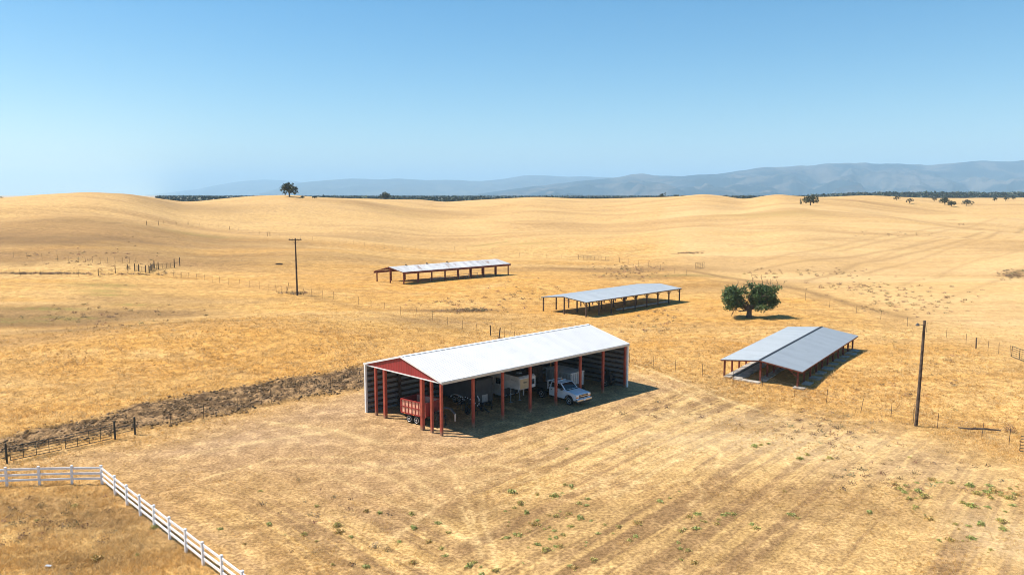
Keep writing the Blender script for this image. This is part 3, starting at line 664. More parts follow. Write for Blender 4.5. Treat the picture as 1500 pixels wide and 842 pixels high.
# louvred vents on the old roof and its missing-sheet patch
for fu in (.14, .52, .33):
    m = MB(); u = f1.L * fu; v = f1.W * .5
    m.tube([f1.p(u, v, 3.5), f1.p(u, v, 3.72)], .13, 10); m.lathe(f1.p(u, v, 3.72), (0, 0, 1), [(0, .22), (.05, .22), (.14, .05)], 10); m.build('roof_vent', M_tpost, s1)
# concrete under the nearest shelter: two feed strips, a cross slab, pads beside the right hand posts
def slab_thing(name, label, f, rects, mat, h=.12, group=None, cat='slab'):
    m = MB()
    for (u0, u1, v0, v1) in rects:
        z = max(float(ht(*f.world(u, v)[:2])) - (f.A.z + u * f.zu + v * f.zv) for u in (u0, u1) for v in (v0, v1))
        f.box(m, u0, u1, v0, v1, z - .5, z + h)
    o = m.build(name, mat, None, f.A); o.rotation_euler = (0, 0, f.rz); return tag(o, label, cat, group)
slab_thing('feed_strip', 'outer pale concrete strip along the left posts of the nearest shelter', f4, [(-.6, f4.L, f4.W - .9, f4.W - .15)], M_conc)
slab_thing('feed_strip', 'inner pale concrete strip beside the outer one under the nearest shelter', f4, [(-.6, f4.L, f4.W - 2.1, f4.W - 1.15)], M_conc, .16)
slab_thing('concrete_kerb', 'low concrete kerb across the near end of the nearest shelter', f4, [(-.9, -.2, f4.W * .5 - .2, f4.W - 1.2)], M_conc, .10, cat='kerb')
slab_thing('feed_strip', 'long shaded concrete strip down the middle of the nearest shelter', f4, [(.6, f4.L, f4.W * .44, f4.W * .54)], M_conc, .2)
for k in range(9):
    u = 1.9 + k * (f4.L - 2.5) / 8
    slab_thing('concrete_pad', 'flat concrete pad in the shade along the right posts of the nearest shelter', f4, [(u - .7, u + .5, -.95 - .25 * (k % 2), -.05)], M_conc, .09, 'concrete pads along the right posts of the nearest shelter', 'pad')
slab_thing('concrete_pad', 'sunlit concrete footing at the near right post of the nearest shelter', f4, [(-.5, .35, -.8, .35)], M_conc, .07, None, 'pad')
m = MB(); f3.box(m, f3.L * .35, f3.L * .92, .55, 1.1, .15, .35); o = m.build('feed_trough', M_conc, None, f3.A); o.rotation_euler = (0, 0, f3.rz); tag(o, 'long low feed trough in the shade of the middle shelter', 'trough')
m = MB()
for a, b in (((f1.L * .25, .4, .5), (f1.L * .75, 1.6, .55)), ((f1.L * .25, .4, .85), (f1.L * .75, 1.6, .9))): m.tube([f1.p(*a), f1.p(*b)], .045, 6)
for k in range(6):
    q = k / 5; m.tube([f1.p(f1.L * (.25 + .5 * q), .4 + 1.2 * q, -.3), f1.p(f1.L * (.25 + .5 * q), .4 + 1.2 * q, .95)], .04, 6)
o = m.build('feed_rail', M_silver, None, f1.A); o.rotation_euler = (0, 0, f1.rz); tag(o, 'pale pipe feed rail in the shade under the farthest shelter', 'feed rail')

# ------------------------------------------------------------------ what stands in the barn
def wheel(parent, x, y, r=.40, w=.25, out=-1, hub=M_rim, name='wheel', dual=False):
    m = MB(); y0 = y - w / 2
    m.lathe((x, y0, r), (0, 1, 0), [(0, r * .80), (.03, r * .96), (w * .3, r), (w * .7, r), (w - .03, r * .96), (w, r * .80)], 24)
    wl = m.build(name, M_rubber, parent, smooth=True)
    m = MB(); yo = y + out * (w / 2 + .003)
    m.lathe((x, yo - out * .05, r), (0, out, 0), [(0, r * .66), (.055, r * .66), (.06, r * .58), (.03, r * .52), (.02, r * .25), (.075, r * .22), (.085, r * .1)], 20)
    m.build('rim', hub, wl, smooth=True)
    return wl
def uvz(u, v, z=0): return F.world(u, v, z)
OUT = F.rz - math.pi / 2          # heading straight out of the open side

def dump_trailer():
    hd = R(-37); fx, fy = math.cos(hd), math.sin(hd); rr_ = Vector((*flat(588, 601.5, .95), 0))   # rear right corner of the box
    org = rr_ + Vector((-fy, fx, 0)) * 1.02
    t = thing('dump_trailer', 'orange red high sided gooseneck dump trailer at the open gable end of the barn', 'trailer', org, hd)
    Lb, z0, z1 = 3.0, .92, 2.02
    m = MB(); m.box(0, Lb, -1.0, 1.0, z0, z0 + .06); m.build('bed', M_black, t)
    for s in (-1, 1):
        m = MB(); ys = (-1.02, -.97) if s < 0 else (.97, 1.02); m.box(.0, Lb, *ys, z0, z1); side = m.build('side_panel', M_orange, t)
        m = MB()
        for k in range(8):
            x = .02 + k * (Lb - .1) / 7; m.box(x, x + .07, s * 1.025 - .035, s * 1.025 + .035, z0 - .02, z1 + .01)
        m.box(-.02, Lb + .02, s * 1.05 - .05, s * 1.05 + .05, z1 + .012, z1 + .09); m.box(.0, Lb, s * 1.05 - .025, s * 1.05 + .025, z0 + .50, z0 + .57); m.box(0, Lb, s * 1.05 - .045, s * 1.05 + .045, z0 - .10, z0 - .022)
        m.build('side_frame', M_redpaint, side)
    m = MB(); m.box(-.07, -.025, -1.06, 1.06, z0, z1 + .05); m.box(-.1, -.072, -1.06, -.98, z0, z1); m.box(-.1, -.072, .98, 1.06, z0, z1); m.build('tailgate', M_redpaint, t)
    m = MB(); m.box(Lb + .005, Lb + .05, -1.02, 1.02, z0, z1 + .12); m.build('front_panel', M_redpaint, t)
    m = MB()
    for y in (-.45, .45): m.box(-.05, Lb + .9, y - .06, y + .06, .62, .80)
    m.bar((Lb + .85, -.45, .70), (Lb + .85, .45, .70), .14); m.build('chassis', M_black, t)
    for s in (-1, 1):
        for x in (.92, 1.80): wheel(t, x, s * .86, .40, .24, s, M_rim)
        m = MB(); pts = []
        for a in np.linspace(0, math.pi, 9): pts.append((1.36 - .98 * math.cos(a), .50 + .36 * math.sin(a)))
        for (xa, za), (xb, zb) in zip(pts[:-1], pts[1:]): m.bar((xa, s * .88, za), (xb, s * .88, zb), .26, .03, (0, 0, 1))
        m.build('fender', M_black, t)
    m = MB(); m.tube([(Lb + .1, 0, .75), (Lb + .7, 0, 1.25), (Lb + 1.3, 0, 1.75), (Lb + 2.0, 0, 1.72), (Lb + 2.45, 0, 1.35)], .11, 8)
    for y in (-.4, .4): m.tube([(Lb + .1, y, .75), (Lb + .5, y * .8, 1.25), (Lb + 1.3, y * .3, 1.72)], .06, 8)
    gn = m.build('gooseneck', M_dgrey, t)
    m = MB(); m.tube([(Lb + 2.45, 0, 1.42), (Lb + 2.45, 0, .75)], [.08, .065], 10); m.build('coupler', M_silver, gn)
    m = MB(); m.box(Lb + .25, Lb + .75, -.45, .45, .82, 1.2); m.build('toolbox', M_black, t)
    for s in (-1, 1):
        m = MB(); m.tube([(Lb + .85, s * .55, .95), (Lb + .85, s * .55, .06)], .045, 8); m.box(Lb + .75, Lb + .95, s * .55 - .1, s * .55 + .1, 0, .05); m.build('jack', M_black, t)
    for x in (.4, 1.5, 2.6):
        m = MB(); m.box(x, x + .14, -1.112, -1.098, z0 - .09, z0 - .035); m.build('marker_light', M_amber, t)
dump_trailer()

def rake():
    q = uvz(6.7, 3.6); t = thing('farm_implement', 'black farm implement with an arched row of small white tips behind the dump trailer', 'implement', q, R(-50))
    m = MB(); m.tube([(-1.5, 0, .8), (1.4, 0, .8)], .07, 8); m.tube([(-1.5, -.8, .55), (-1.5, .8, .55)], .05); m.tube([(1.2, 0, .8), (2.4, 0, .55)], .06, 8)
    for x in (-1.2, -.4, .4, 1.2): m.bar((x, -.7, .5), (x, .7, 1.15), .05)
    m.build('frame', M_black, t)
    pts = [(-1.5 + k * .375, -.55, 1.0 + .45 * math.sin((k + 1.2) / 9.5 * math.pi)) for k in range(9)]
    m = MB(); m.tube([(x, y, z - .06) for x, y, z in pts], .045, 8); m.build('tool_bar', M_black, t)
    for x, y, z in pts:
        m = MB(); m.lathe((x, y - .02, z), (0, -1, .35), [(0, .05), (.03, .075), (.06, .05)], 10); m.tube([(x, y, z - .05), (x, y - .15, .12)], .018, 6); m.build('tine', M_black, t)
        m = MB(); m.lathe((x, y - .085, z + .03), (0, -1, .35), [(0, .055), (.03, .055)], 8); m.build('white_tip', M_white, t)
    for s in (-1, 1): wheel(t, 0.2, s * .85, .36, .2, s, M_dgrey)
rake()

def cargo_trailer():
    q = uvz(8.75, 4.3); t = thing('cargo_trailer', 'dark grey enclosed trailer with a pale curved wheel guard left of the white gooseneck trailer', 'trailer', q, OUT)
    m = MB(); m.box(-5.2, 0, -1.05, 1.05, .45, 2.65); m.build('body', M_dgrey, t, bevel=.06)
    m = MB(); m.box(-5.15, -.05, -1.0, 1.0, .30, .44); m.bar((0, -.5, .4), (1.2, 0, .42), .09); m.bar((0, .5, .4), (1.2, 0, .42), .09); m.build('chassis', M_black, t)
    m = MB(); m.box(-5.2, -.0, -1.07, 1.07, 2.655, 2.71); m.build('roof', M_dgrey, t)
    m = MB(); m.box(.005, .02, -.35, .35, .5, 1.2); m.build('stone_guard', M_silver, t)
    for s in (-1, 1):
        for x in (-3.1, -2.3): wheel(t, x, s * 1.12, .35, .2, s, M_rim)
        m = MB(); pts = [(-2.7 - 1.0 * math.cos(a), .45 + .42 * math.sin(a)) for a in np.linspace(0, math.pi, 11)]
        for (xa, za), (xb, zb) in zip(pts[:-1], pts[1:]): m.bar((xa, s * 1.14, za), (xb, s * 1.14, zb), .24, .035)
        m.build('wheel_guard', M_white, t)
    m = MB(); m.tube([(1.0, 0, .9), (1.0, 0, .1)], .04, 8); m.box(.9, 1.1, -.1, .1, 0, .05); m.build('jack', M_black, t)
    m = MB()
    for s in (-1,): m.tube([(.25, s * .95, .35), (.3, s * .95, .95), (.05, s * .95, 1.25)], .05, 8)
    m.build('pale_guard_arc', M_white, t)
cargo_trailer()

def living_trailer():
    q = uvz(12.05, 2.0); t = thing('gooseneck_trailer', 'white gooseneck living trailer with a tan panel on its raised nose', 'trailer', q, OUT)
    W2 = 1.06
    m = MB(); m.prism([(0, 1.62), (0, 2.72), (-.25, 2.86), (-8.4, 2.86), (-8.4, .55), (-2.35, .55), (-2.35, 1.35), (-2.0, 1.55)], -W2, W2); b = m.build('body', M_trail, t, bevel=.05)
    m = MB(); m.box(-8.42, -.2, -W2 - .02, W2 + .02, 2.863, 2.90); m.build('roof', M_dgrey, t)
    m = MB(); m.box(.004, .03, -W2 + .06, .06, 1.70, 2.62); tp = m.build('nose_panel', M_tanp, t)
    m = MB(); m.box(.032, .036, -.68, -.08, 2.28, 2.34); m.box(.032, .036, -.60, -.16, 2.21, 2.245); m.build('faded_lettering', M_dgrey, tp)
    m = MB(); m.box(.004, .02, .36, .88, 1.95, 2.45); m.build('nose_window', M_glass, t)
    m = MB()
    for x0, x1 in ((-1.25, -.85), (-.75, -.55), (-.5, -.28)): m.box(x0, x1, -W2 - .006, -W2 - .002, 2.36, 2.52)
    m.build('faded_lettering', M_slate, t)
    m = MB(); m.box(-2.346, -2.33, -.9, .9, .62, 1.32); m.build('front_bulkhead', M_dgrey, t)
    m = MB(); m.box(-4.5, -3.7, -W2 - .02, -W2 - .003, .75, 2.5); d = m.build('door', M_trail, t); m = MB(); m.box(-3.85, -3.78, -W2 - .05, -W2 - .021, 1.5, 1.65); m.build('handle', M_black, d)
    m = MB(); m.box(-3.4, -2.7, -W2 - .015, -W2 - .003, 1.7, 2.3); m.build('side_window', M_glass, t)
    m = MB()
    for y in (-.5, .5): m.box(-8.3, -2.4, y - .06, y + .06, .38, .545)
    m.bar((-2.3, -.5, .6), (-1.5, -.12, 1.55), .10); m.bar((-2.3, .5, .6), (-1.5, .12, 1.55), .10); m.build('chassis', M_black, t)
    m = MB(); m.tube([(-.6, 0, 1.6), (-.6, 0, .85)], .07, 10); m.build('coupler', M_silver, t)
    for s in (-1, 1):
        m = MB(); m.tube([(-1.75, s * .6, 1.55), (-1.75, s * .6, .05)], .045, 8); m.box(-1.87, -1.63, s * .6 - .12, s * .6 + .12, 0, .05); m.build('leg', M_silver, t)
        for x in (-5.9, -5.05): wheel(t, x, s * .98, .38, .22, s, M_rim)
    for x in (-1.2, -2.6):
        m = MB(); m.box(x - .2, x + .2, -.2, .2, 2.905, 3.0); m.build('roof_vent', M_slate, t)
living_trailer()

def ribbed_trailer():
    q = uvz(19.45, 2.3); t = thing('stock_trailer', 'small white ribbed trailer in the shade behind the pickup', 'trailer', q, OUT)
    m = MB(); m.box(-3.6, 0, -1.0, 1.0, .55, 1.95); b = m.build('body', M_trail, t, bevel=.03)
    m = MB()
    for k in range(7): m.box(.004, .05, -.98 + k * .31, -.92 + k * .31, .6, 1.9)
    for k in range(9):
        for s in (-1, 1): m.box(-3.5 + k * .42, -3.44 + k * .42, min(s * 1.004, s * 1.05), max(s * 1.004, s * 1.05), .6, 1.9)
    m.build('ribs', M_slate, b)
    m = MB(); m.box(-3.62, .03, -1.06, 1.06, 1.955, 2.0); m.build('top_rail', M_white, t)
    m = MB(); m.bar((0, -.5, .5), (1.0, 0, .48), .08); m.bar((0, .5, .5), (1.0, 0, .48), .08); m.box(-3.5, -.02, -.9, .9, .42, .545); m.build('chassis', M_black, t)
    for s in (-1, 1): wheel(t, -1.8, s * 1.15, .36, .2, s, M_rim)
    m = MB(); m.tube([(.9, 0, .8), (.9, 0, .04)], .035, 8); m.build('jack', M_black, t)
ribbed_trailer()

def tall_crate():
    q = uvz(16.75, 5.2); t = thing('storage_cabinet', 'tall dark brown storage cabinet standing behind the pickup', 'cabinet', q, OUT)
    m = MB(); m.box(-1.2, 0, -.75, .75, .12, 2.5); b = m.build('body', M_girt, t, bevel=.02)
    m = MB(); m.box(-1.25, .06, -.8, .8, 2.505, 2.57); m.build('top', M_girt, t)
    for s in (-1, 1):
        m = MB(); m.box(.004, .035, min(s * .02, s * .72), max(s * .02, s * .72), .2, 2.42); d = m.build('door', M_girt, t)
        m = MB(); m.box(.037, .07, s * .1 - .02, s * .1 + .02, 1.1, 1.35); m.build('handle', M_black, d)
        m = MB(); m.box(-1.15, -.02, s * .7 - .05, s * .7 + .05, 0, .115); m.build('skid', M_black, t)
tall_crate()

def machine():
    q = uvz(L - .95, 1.55); t = thing('engine_pump', 'dark wheeled pump engine standing against the far end wall of the barn', 'machine', q, F.rz + math.pi / 2)
    m = MB(); m.box(-.6, .6, -.32, .32, .55, .72); m.tube([(.6, 0, .62), (1.3, 0, .35)], .04); m.build('frame', M_black, t)
    m = MB(); m.box(-.45, .35, -.25, .25, .725, 1.3); m.box(-.35, .1, -.2, .2, 1.3, 1.62); m.build('engine', M_black, t, bevel=.03)
    m = MB(); m.tube([(.2, .1, 1.3), (.2, .1, 1.85), (.3, .1, 1.95)], .04, 8); m.build('exhaust', M_rubber, t)
    m = MB(); m.lathe((.36, 0, 1.0), (1, 0, 0), [(0, .2), (.06, .2), (.07, .08)], 14); m.build('radiator', M_dgrey, t)
    for s in (-1, 1): wheel(t, 0, s * .45, .45, .16, s, M_silver)
machine()

def pickup():
    # right side wheels in the photograph: front at (834.6, 593.3), rear near (794, 582.6)
    a = at(834.6, 593.3); hd = F.rz - math.pi / 2 - R(1.0); fx, fy = math.cos(hd), math.sin(hd)
    org = a + Vector((-fy, fx, 0)) * .86 - Vector((fx, fy, 0)) * 1.78
    org.z = 0.02
    t = thing('pickup_truck', 'white extended cab flat bed pickup parked nose out under the barn roof', 'pickup truck', org, hd)
    wb_f, wb_r = 1.78, -1.92; hw = .97
    def arch(cx, r, n=9): return [(cx + r * math.cos(a_), .42 + r * math.sin(a_)) for a_ in np.linspace(math.pi, 0, n)]
    # lower body of nose and cab (profile in x, z), with the front wheel arch cut out
    prof = [(-.95, .50)] + [(1.2, .50)] + [p for p in arch(wb_f, .53) if p[1] > .5] + [(2.34, .52), (2.68, .58), (2.74, .75), (2.72, 1.12), (2.62, 1.17), (1.35, 1.30), (1.05, 1.32), (-.95, 1.32)]
    m = MB(); m.prism(prof, -hw, hw); body = m.build('body', M_truck, t, bevel=.045)
    # greenhouse
    m = MB(); zt = 1.90; y1, y0 = .78, .90
    lo = [(-.95, -y0, 1.322), (1.18, -y0, 1.322), (1.18, y0, 1.322), (-.95, y0, 1.322)]; hi = [(-.80, -y1, zt), (.48, -y1, zt), (.48, y1, zt), (-.80, y1, zt)]
    m.hexa(lo + hi); cab = m.build('cab_roof', M_truck, t, bevel=.05)
    def pane(name, q, off):
        # q: four corners on the cab's skin; a thin pane set proud of it
        n_ = (Vector(q[1]) - Vector(q[0])).cross(Vector(q[2]) - Vector(q[0])).normalized() * off
        m = MB(); m.hexa([Vector(p) + n_ * .2 for p in q] + [Vector(p) + n_ for p in q]); return m.build(name, M_glass, t)
    def lerp3(a_, b_, k): return tuple(a_[i] + (b_[i] - a_[i]) * k for i in range(3))
    def on_side(s, x, k):
        zz = 1.34 + k * (zt - .05 - 1.34); yy = y0 + (y1 - y0) * (zz - 1.322) / (zt - 1.322); xf = 1.18 + (.48 - 1.18) * (zz - 1.322) / (zt - 1.322)
        return (min(x, xf - .1), s * yy, zz)
    for s in (-1, 1):
        o_ = .012 if s < 0 else .012
        def sp(q): return q if s < 0 else q[::-1]
        pane('side_window', sp([on_side(s, .10, .05), on_side(s, 1.2, .05), on_side(s, 1.2, .92), on_side(s, .13, .92)]), o_)
        pane('side_window', sp([on_side(s, -.72, .05), on_side(s, -.02, .05), on_side(s, .0, .92), on_side(s, -.66, .92)]), o_)
    wl, wr = (1.18, -y0, 1.322), (1.18, y0, 1.322); tl, tr = (.48, -y1, zt), (.48, y1, zt)
    def ws(a_, b_): 
        p_ = lerp3(wl, wr, a_); q_ = lerp3(tl, tr, a_); return lerp3(p_, q_, b_)
    pane('windscreen', [ws(.06, .06), ws(.94, .06), ws(.94, .92), ws(.06, .92)], .012)
    # doors: shut lines, handles
    for s in (-1, 1):
        for x0, x1 in ((.05, 1.12), (-.72, .02)):
            m = MB(); ya, yb = sorted((s * (hw + .002), s * (hw + .016))); m.box(x0, x1, ya, yb, .62, 1.29); d = m.build('door', M_truck, t, bevel=.01)
            m = MB(); ya, yb = sorted((s * (hw + .018), s * (hw + .04))); m.box(x0 + .06, x0 + .22, ya, yb, 1.10, 1.15); m.build('handle', M_black, d)
        m = MB(); ya, yb = sorted((s * (hw + .02), s * (hw + .24))); m.box(.86, .98, ya, yb, 1.32, 1.58); m.bar((.95, s * .93, 1.36), (.92, s * (hw + .05), 1.40), .05); m.build('mirror', M_black, t, bevel=.02)
        m = MB(); ya, yb = sorted((s * .62, s * .985)); m.box(2.66, 2.765, ya, yb, .93, 1.13); m.build('headlight', M_light, t, bevel=.02)
        m = MB(); ya, yb = sorted((s * .70, s * .98)); m.box(2.70, 2.775, ya, yb, .84, .925); m.build('turn_signal', M_amber, t)
        m = MB(); pts = arch(wb_f, .56, 13)
        for (xa, za), (xb, zb) in zip(pts[:-1], pts[1:]): m.bar((xa, s * (hw + .01), za), (xb, s * (hw + .01), zb), .10, .06)
        m.build('wheel_arch_flare', M_black, t)
        m = MB(); m.tube([(-.9, s * .95, .42), (1.15, s * .95, .42)], .05, 8); m.build('running_board', M_black, t)
    m = MB(); m.box(2.725, 2.765, -.60, .60, .80, 1.12); g = m.build('grille', M_black, t)
    m = MB(); m.box(2.767, 2.785, -.60, .60, .94, .985); m.box(2.767, 2.78, -.6, .6, 1.09, 1.12); m.box(2.787, 2.80, -.11, .11, .925, 1.0); m.build('grille_bar', M_chrome, g)
    m = MB(); m.prism([(2.66, .50), (2.92, .52), (2.94, .70), (2.88, .76), (2.66, .76)], -.99, .99); bp = m.build('bumper', M_chrome, t, bevel=.03)
    m = MB(); m.box(2.942, 2.955, -.16, .16, .56, .68); m.build('number_plate', M_white, bp)
    m = MB(); m.box(2.70, 2.85, -.9, .9, .36, .495); m.build('air_dam', M_black, t)
    m = MB(); m.prism([(1.40, 1.302), (2.55, 1.185), (2.55, 1.20), (1.40, 1.335)], -.42, .42); m.build('bonnet_scoop', M_truck, t, bevel=.008)
    m = MB(); m.box(1.12, 1.36, -.8, .8, 1.318, 1.335); m.build('cowl', M_black, t)
    # flat bed, headache rack, light bar
    m = MB(); m.box(-3.3, -1.08, -1.08, 1.08, .98, 1.06); bed = m.build('flat_bed', M_dgrey, t)
    m = MB(); m.box(-3.33, -1.06, -1.11, -1.085, .90, 1.07); m.box(-3.33, -1.06, 1.085, 1.11, .90, 1.07); m.box(-3.35, -3.305, -1.08, 1.08, .86, 1.07); m.build('bed_rail', M_black, bed)
    m = MB()
    for y in (-.95, -.3, .3, .95): m.bar((-1.12, y, 1.06), (-1.12, y, 1.86), .06)
    m.bar((-1.12, -.98, 1.88), (-1.12, .98, 1.88), .07); m.bar((-1.12, -.95, 1.45), (-1.12, .95, 1.45), .05); m.build('headache_rack', M_white, t)
    m = MB(); m.box(-.30, -.12, -.55, .55, 1.915, 1.99); lb = m.build('light_bar', M_white, t, bevel=.03)
    m = MB(); m.lathe((-.21, .1, 1.995), (0, 0, 1), [(0, .07), (.06, .07), (.09, .04)], 12); m.build('beacon', M_amber, lb)
    m = MB()
    for y in (-.42, .42): m.box(-3.2, 2.6, y - .05, y + .05, .46, .60)
    m.box(-2.05, -1.8, -.8, .8, .36, .48); m.box(wb_f - .1, wb_f + .1, -.8, .8, .36, .48); m.build('chassis', M_black, t)
    m = MB(); m.box(1.3, 2.5, -.75, .75, .5, 1.1); m.build('engine_bay', M_black, t)
    for s in (-1, 1):
        wheel(t, wb_f, s * .86, .42, .27, s, M_rim); wheel(t, wb_r, s * .86, .42, .42, s, M_rim)
        m = MB(); ya, yb = sorted((s * .62, s * 1.06)); m.box(-2.50, -2.46, ya, yb, .30, .95); m.build('mud_flap', M_rubber, t)
pickup()

# ------------------------------------------------------------------ fences, gates, poles
def t_post_mesh(h=1.45):
    m = MB(); m.box(-.022, .022, -.004, .004, -.4, h); m.box(-.004, .004, .0045, .035, -.4, h); m.box(-.055, .055, -.045, .045, -.0, .01)
    for k in range(5): m.box(-.012, .012, -.014, -.005, .3 + k * .25, .33 + k * .25)
    me = bpy.data.meshes.new('post'); me.from_pydata(m.v, [], m.f); me.materials.append(M_tpost); return me
TP = t_post_mesh()
def wood_post_mesh(h, r, mat, n=9):
    m = MB(); m.tube([(0, 0, -.6), (0, 0, h * .5), (0, 0, h - .03), (0, 0, h)], [r, r * .97, r * .94, r * .7], n)
    me = bpy.data.meshes.new('post'); me.from_pydata(m.v, [], m.f); me.materials.append(mat); return me
WP = wood_post_mesh(1.5, .085, M_pole)
def wire_fence(label, pts, kinds=None, strands=4, hs=1.15, rad=.0045, scale=1.0):
    P = [at(*p) for p in pts]; t = thing('wire_fence', label, 'fence', P[0])
    tops = []
    for i, p in enumerate(P):
        kd = kinds[i] if kinds else 't'; lean = (rng.normal(0, .045), rng.normal(0, .045), rng.uniform(0, 3))
        o = share(TP if kd == 't' else WP, 'post', t, p - P[0], lean)
        if scale != 1.0: o.scale = (scale * 1.4, scale * 1.4, 1)
    for s in range(strands):
        z = .25 + s * (hs - .25) / (strands - 1); m = MB()
        for a, b in zip(P[:-1], P[1:]):
            d = (b - a).length; n = max(1, int(d / 3)); q = []
            for k in range(n + 1):
                f = k / n; c = a.lerp(b, f); g = on(c.x, c.y).z; zz = max(c.z, g) if k not in (0, n) else c.z
                q.append(Vector((c.x, c.y, zz + z - .03 * math.sin(f * math.pi))) - P[0])
            m.tube(q, rad, 4, False)
        m.build('wire', M_wire, t)
    return t
wire_fence('wire fence on steel posts along the ploughed strip, from the gate posts to the barn', [(198, 637), (250, 623), (298.6, 613.6), (348, 602), (397.5, 591), (438.6, 580), (484.5, 570), (528, 561)], ['t'] * 8)
wire_fence('wire fence running from the far corral past the crossarm pole and behind the barn',
           [(232, 402), (243, 403.6), (254.5, 405), (265.5, 408), (277, 409), (288.6, 410), (300, 411.5), (311, 413), (322, 415), (335, 417), (350, 419), (365, 421), (380, 423), (394, 425), (405, 428), (412, 429), (420, 429.5), (428, 431), (445, 433), (457, 434), (472, 436.5), (489, 438), (507, 440), (525, 446), (543.6, 451), (564, 455), (587, 461), (609, 464), (634, 470), (656, 477), (678, 483), (699, 489), (718.6, 491.5), (731, 495), (739, 496), (746, 498), (754, 500), (762, 502), (790, 508), (820, 514)],
           ['t'] * 32 + ['w', 'w'] + ['t'] * 6)
wire_fence('wire fence in front of the nearest shelter, from the barn to the tall leaning pole', [(922, 533), (957, 539.5), (989, 544.5), (1029.5, 551), (1074, 560.5), (1117, 566), (1163.6, 580), (1210.5, 590.5), (1261, 604), (1305, 613), (1338, 619), (1373, 627.5), (1438, 642), (1478, 650)])
wire_fence('long far wire fence crossing the middle of the pasture behind the sheds',
           [(215, 330), (223, 330), (232, 329.5), (240, 329), (258, 329), (275.5, 329.5), (292, 331), (305, 332.5), (320, 334), (336, 336.5), (350, 339), (365, 341.5), (380, 343.5), (391.5, 346), (395.5, 346), (410, 348), (425, 349.5), (440, 351), (458, 352.5), (476, 353.5), (497, 355.5), (507, 357), (518, 358.5), (534, 361), (551, 363.5), (563, 364.5), (574.5, 365.5), (590, 366), (608, 366), (627, 366.5), (646, 366.5), (666, 366.5), (683, 367), (705, 370), (722, 372), (741, 374), (761, 376), (781, 377), (801, 378), (823, 379), (847, 380)],
           ['w', 't', 'w', 't', 'w', 'w'] + ['t'] * 3 + ['w'] + ['t'] * 3 + ['w', 'w'] + ['t'] * 25 + ['w'])
wire_fence('faint wire fence in the brown ground above the far corral at left', [(0, 376), (20, 377), (40, 379), (62, 380), (84, 382), (100, 383), (115, 384), (125, 384.5), (136, 385), (147, 385.5), (158, 385.5), (169, 385.5), (180, 385.5), (190, 385), (199, 385)], None)
wire_fence('low old wire fence in the dark grass strip left of the far corral', [(-40, 406), (0, 404), (30, 404), (60, 404), (90, 404), (115, 404), (144, 404), (169, 400), (187.5, 397)], ['t'] * 6 + ['w'] * 3)
wire_fence('wire fence sloping from behind the lone tree towards the right edge of the picture', [(1180, 440), (1215, 450), (1254, 460), (1290, 468), (1329, 478.5), (1357, 487), (1386, 495), (1415, 504), (1429.5, 511), (1447, 514.5), (1463, 518), (1481, 522)], ['t'] * 8 + ['w'] + ['t'] * 3)
wire_fence('short wire fence right of the far pasture gate running to the eroded bank', [(907, 384), (920, 386.5), (935, 389), (950, 392), (968, 396), (988, 400), (1006, 404)], ['w'] + ['t'] * 6)

def panel(m, a, b, h, rails, uprights, r=.022, z0=.12):
    a, b = Vector(a), Vector(b)
    for k in range(rails): z = z0 + k * (h - z0) / (rails - 1); m.tube([a + Vector((0, 0, z)), b + Vector((0, 0, z))], r, 6)
    for k in range(uprights): q = a.lerp(b, k / (uprights - 1)); m.tube([q + Vector((0, 0, z0 - .04)), q + Vector((0, 0, h + .02))], r * 1.25, 6)
def gate(label, pa, pb, h=1.15, rails=6, ups=5, lift=.06, r=.022, group=None, latch=True, shrink=.12):
    a, b = at(*pa), at(*pb); d = (b - a).normalized(); a2, b2 = a + d * shrink, b - d * shrink
    t = thing('gate', label, 'gate', a, 0, group); m = MB()
    fr = MB(); p, q = a2 - a, b2 - a
    fr.tube([p + Vector((0, 0, lift + .08)), p + Vector((0, 0, h)), q + Vector((0, 0, h)), q + Vector((0, 0, lift + .08)), p + Vector((0, 0, lift + .08))], r * 1.25, 6); fr.build('frame', M_pipe, t)
    for k in range(1, rails - 1):
        z = lift + .08 + k * (h - lift - .08) / (rails - 1); m = MB(); m.tube([p + Vector((0, 0, z)), q + Vector((0, 0, z))], r * .8, 6); m.build('rail', M_pipe, t)
    for k in range(1, ups - 1):
        c = p.lerp(q, k / (ups - 1)); m = MB(); m.tube([c + Vector((0, 0, lift + .08)), c + Vector((0, 0, h))], r, 6); m.build('upright', M_pipe, t)
    if latch: m = MB(); m.bar(p.lerp(q, .02) + Vector((0, 0, h * .7)), p.lerp(q, -.03) + Vector((0, 0, h * .7)), .04); m.build('hinge', M_black, t)
    return t
gate('dark pipe gate nearest the left edge, closed beside the white fence', (13, 677), (93, 660), 1.2)
gate('dark pipe gate hung on the thick post at the end of the ploughed strip', (94, 660), (166.5, 643.5), 1.2)
def pipe_posts():
    P = [at(-50, 692), at(10.3, 678), at(168.8, 643.5), at(198, 636.5)]; t = thing('pipe_fence', 'dark pipe fence with thick posts that hold the two left hand gates', 'fence', P[1])
    for p in P:
        m = MB(); m.tube([p - P[1] + Vector((0, 0, -.6)), p - P[1] + Vector((0, 0, 1.5)), p - P[1] + Vector((0, 0, 1.54))], [.075, .075, .05], 10); m.build('post', M_pipe, t)
    for a, b in ((P[0], P[1]), (P[2], P[3])):
        for z in (.45, .95):
            m = MB(); m.tube([a - P[1] + Vector((0, 0, z)), b - P[1] + Vector((0, 0, z))], .022, 6); m.build('rail', M_pipe, t)
pipe_posts()
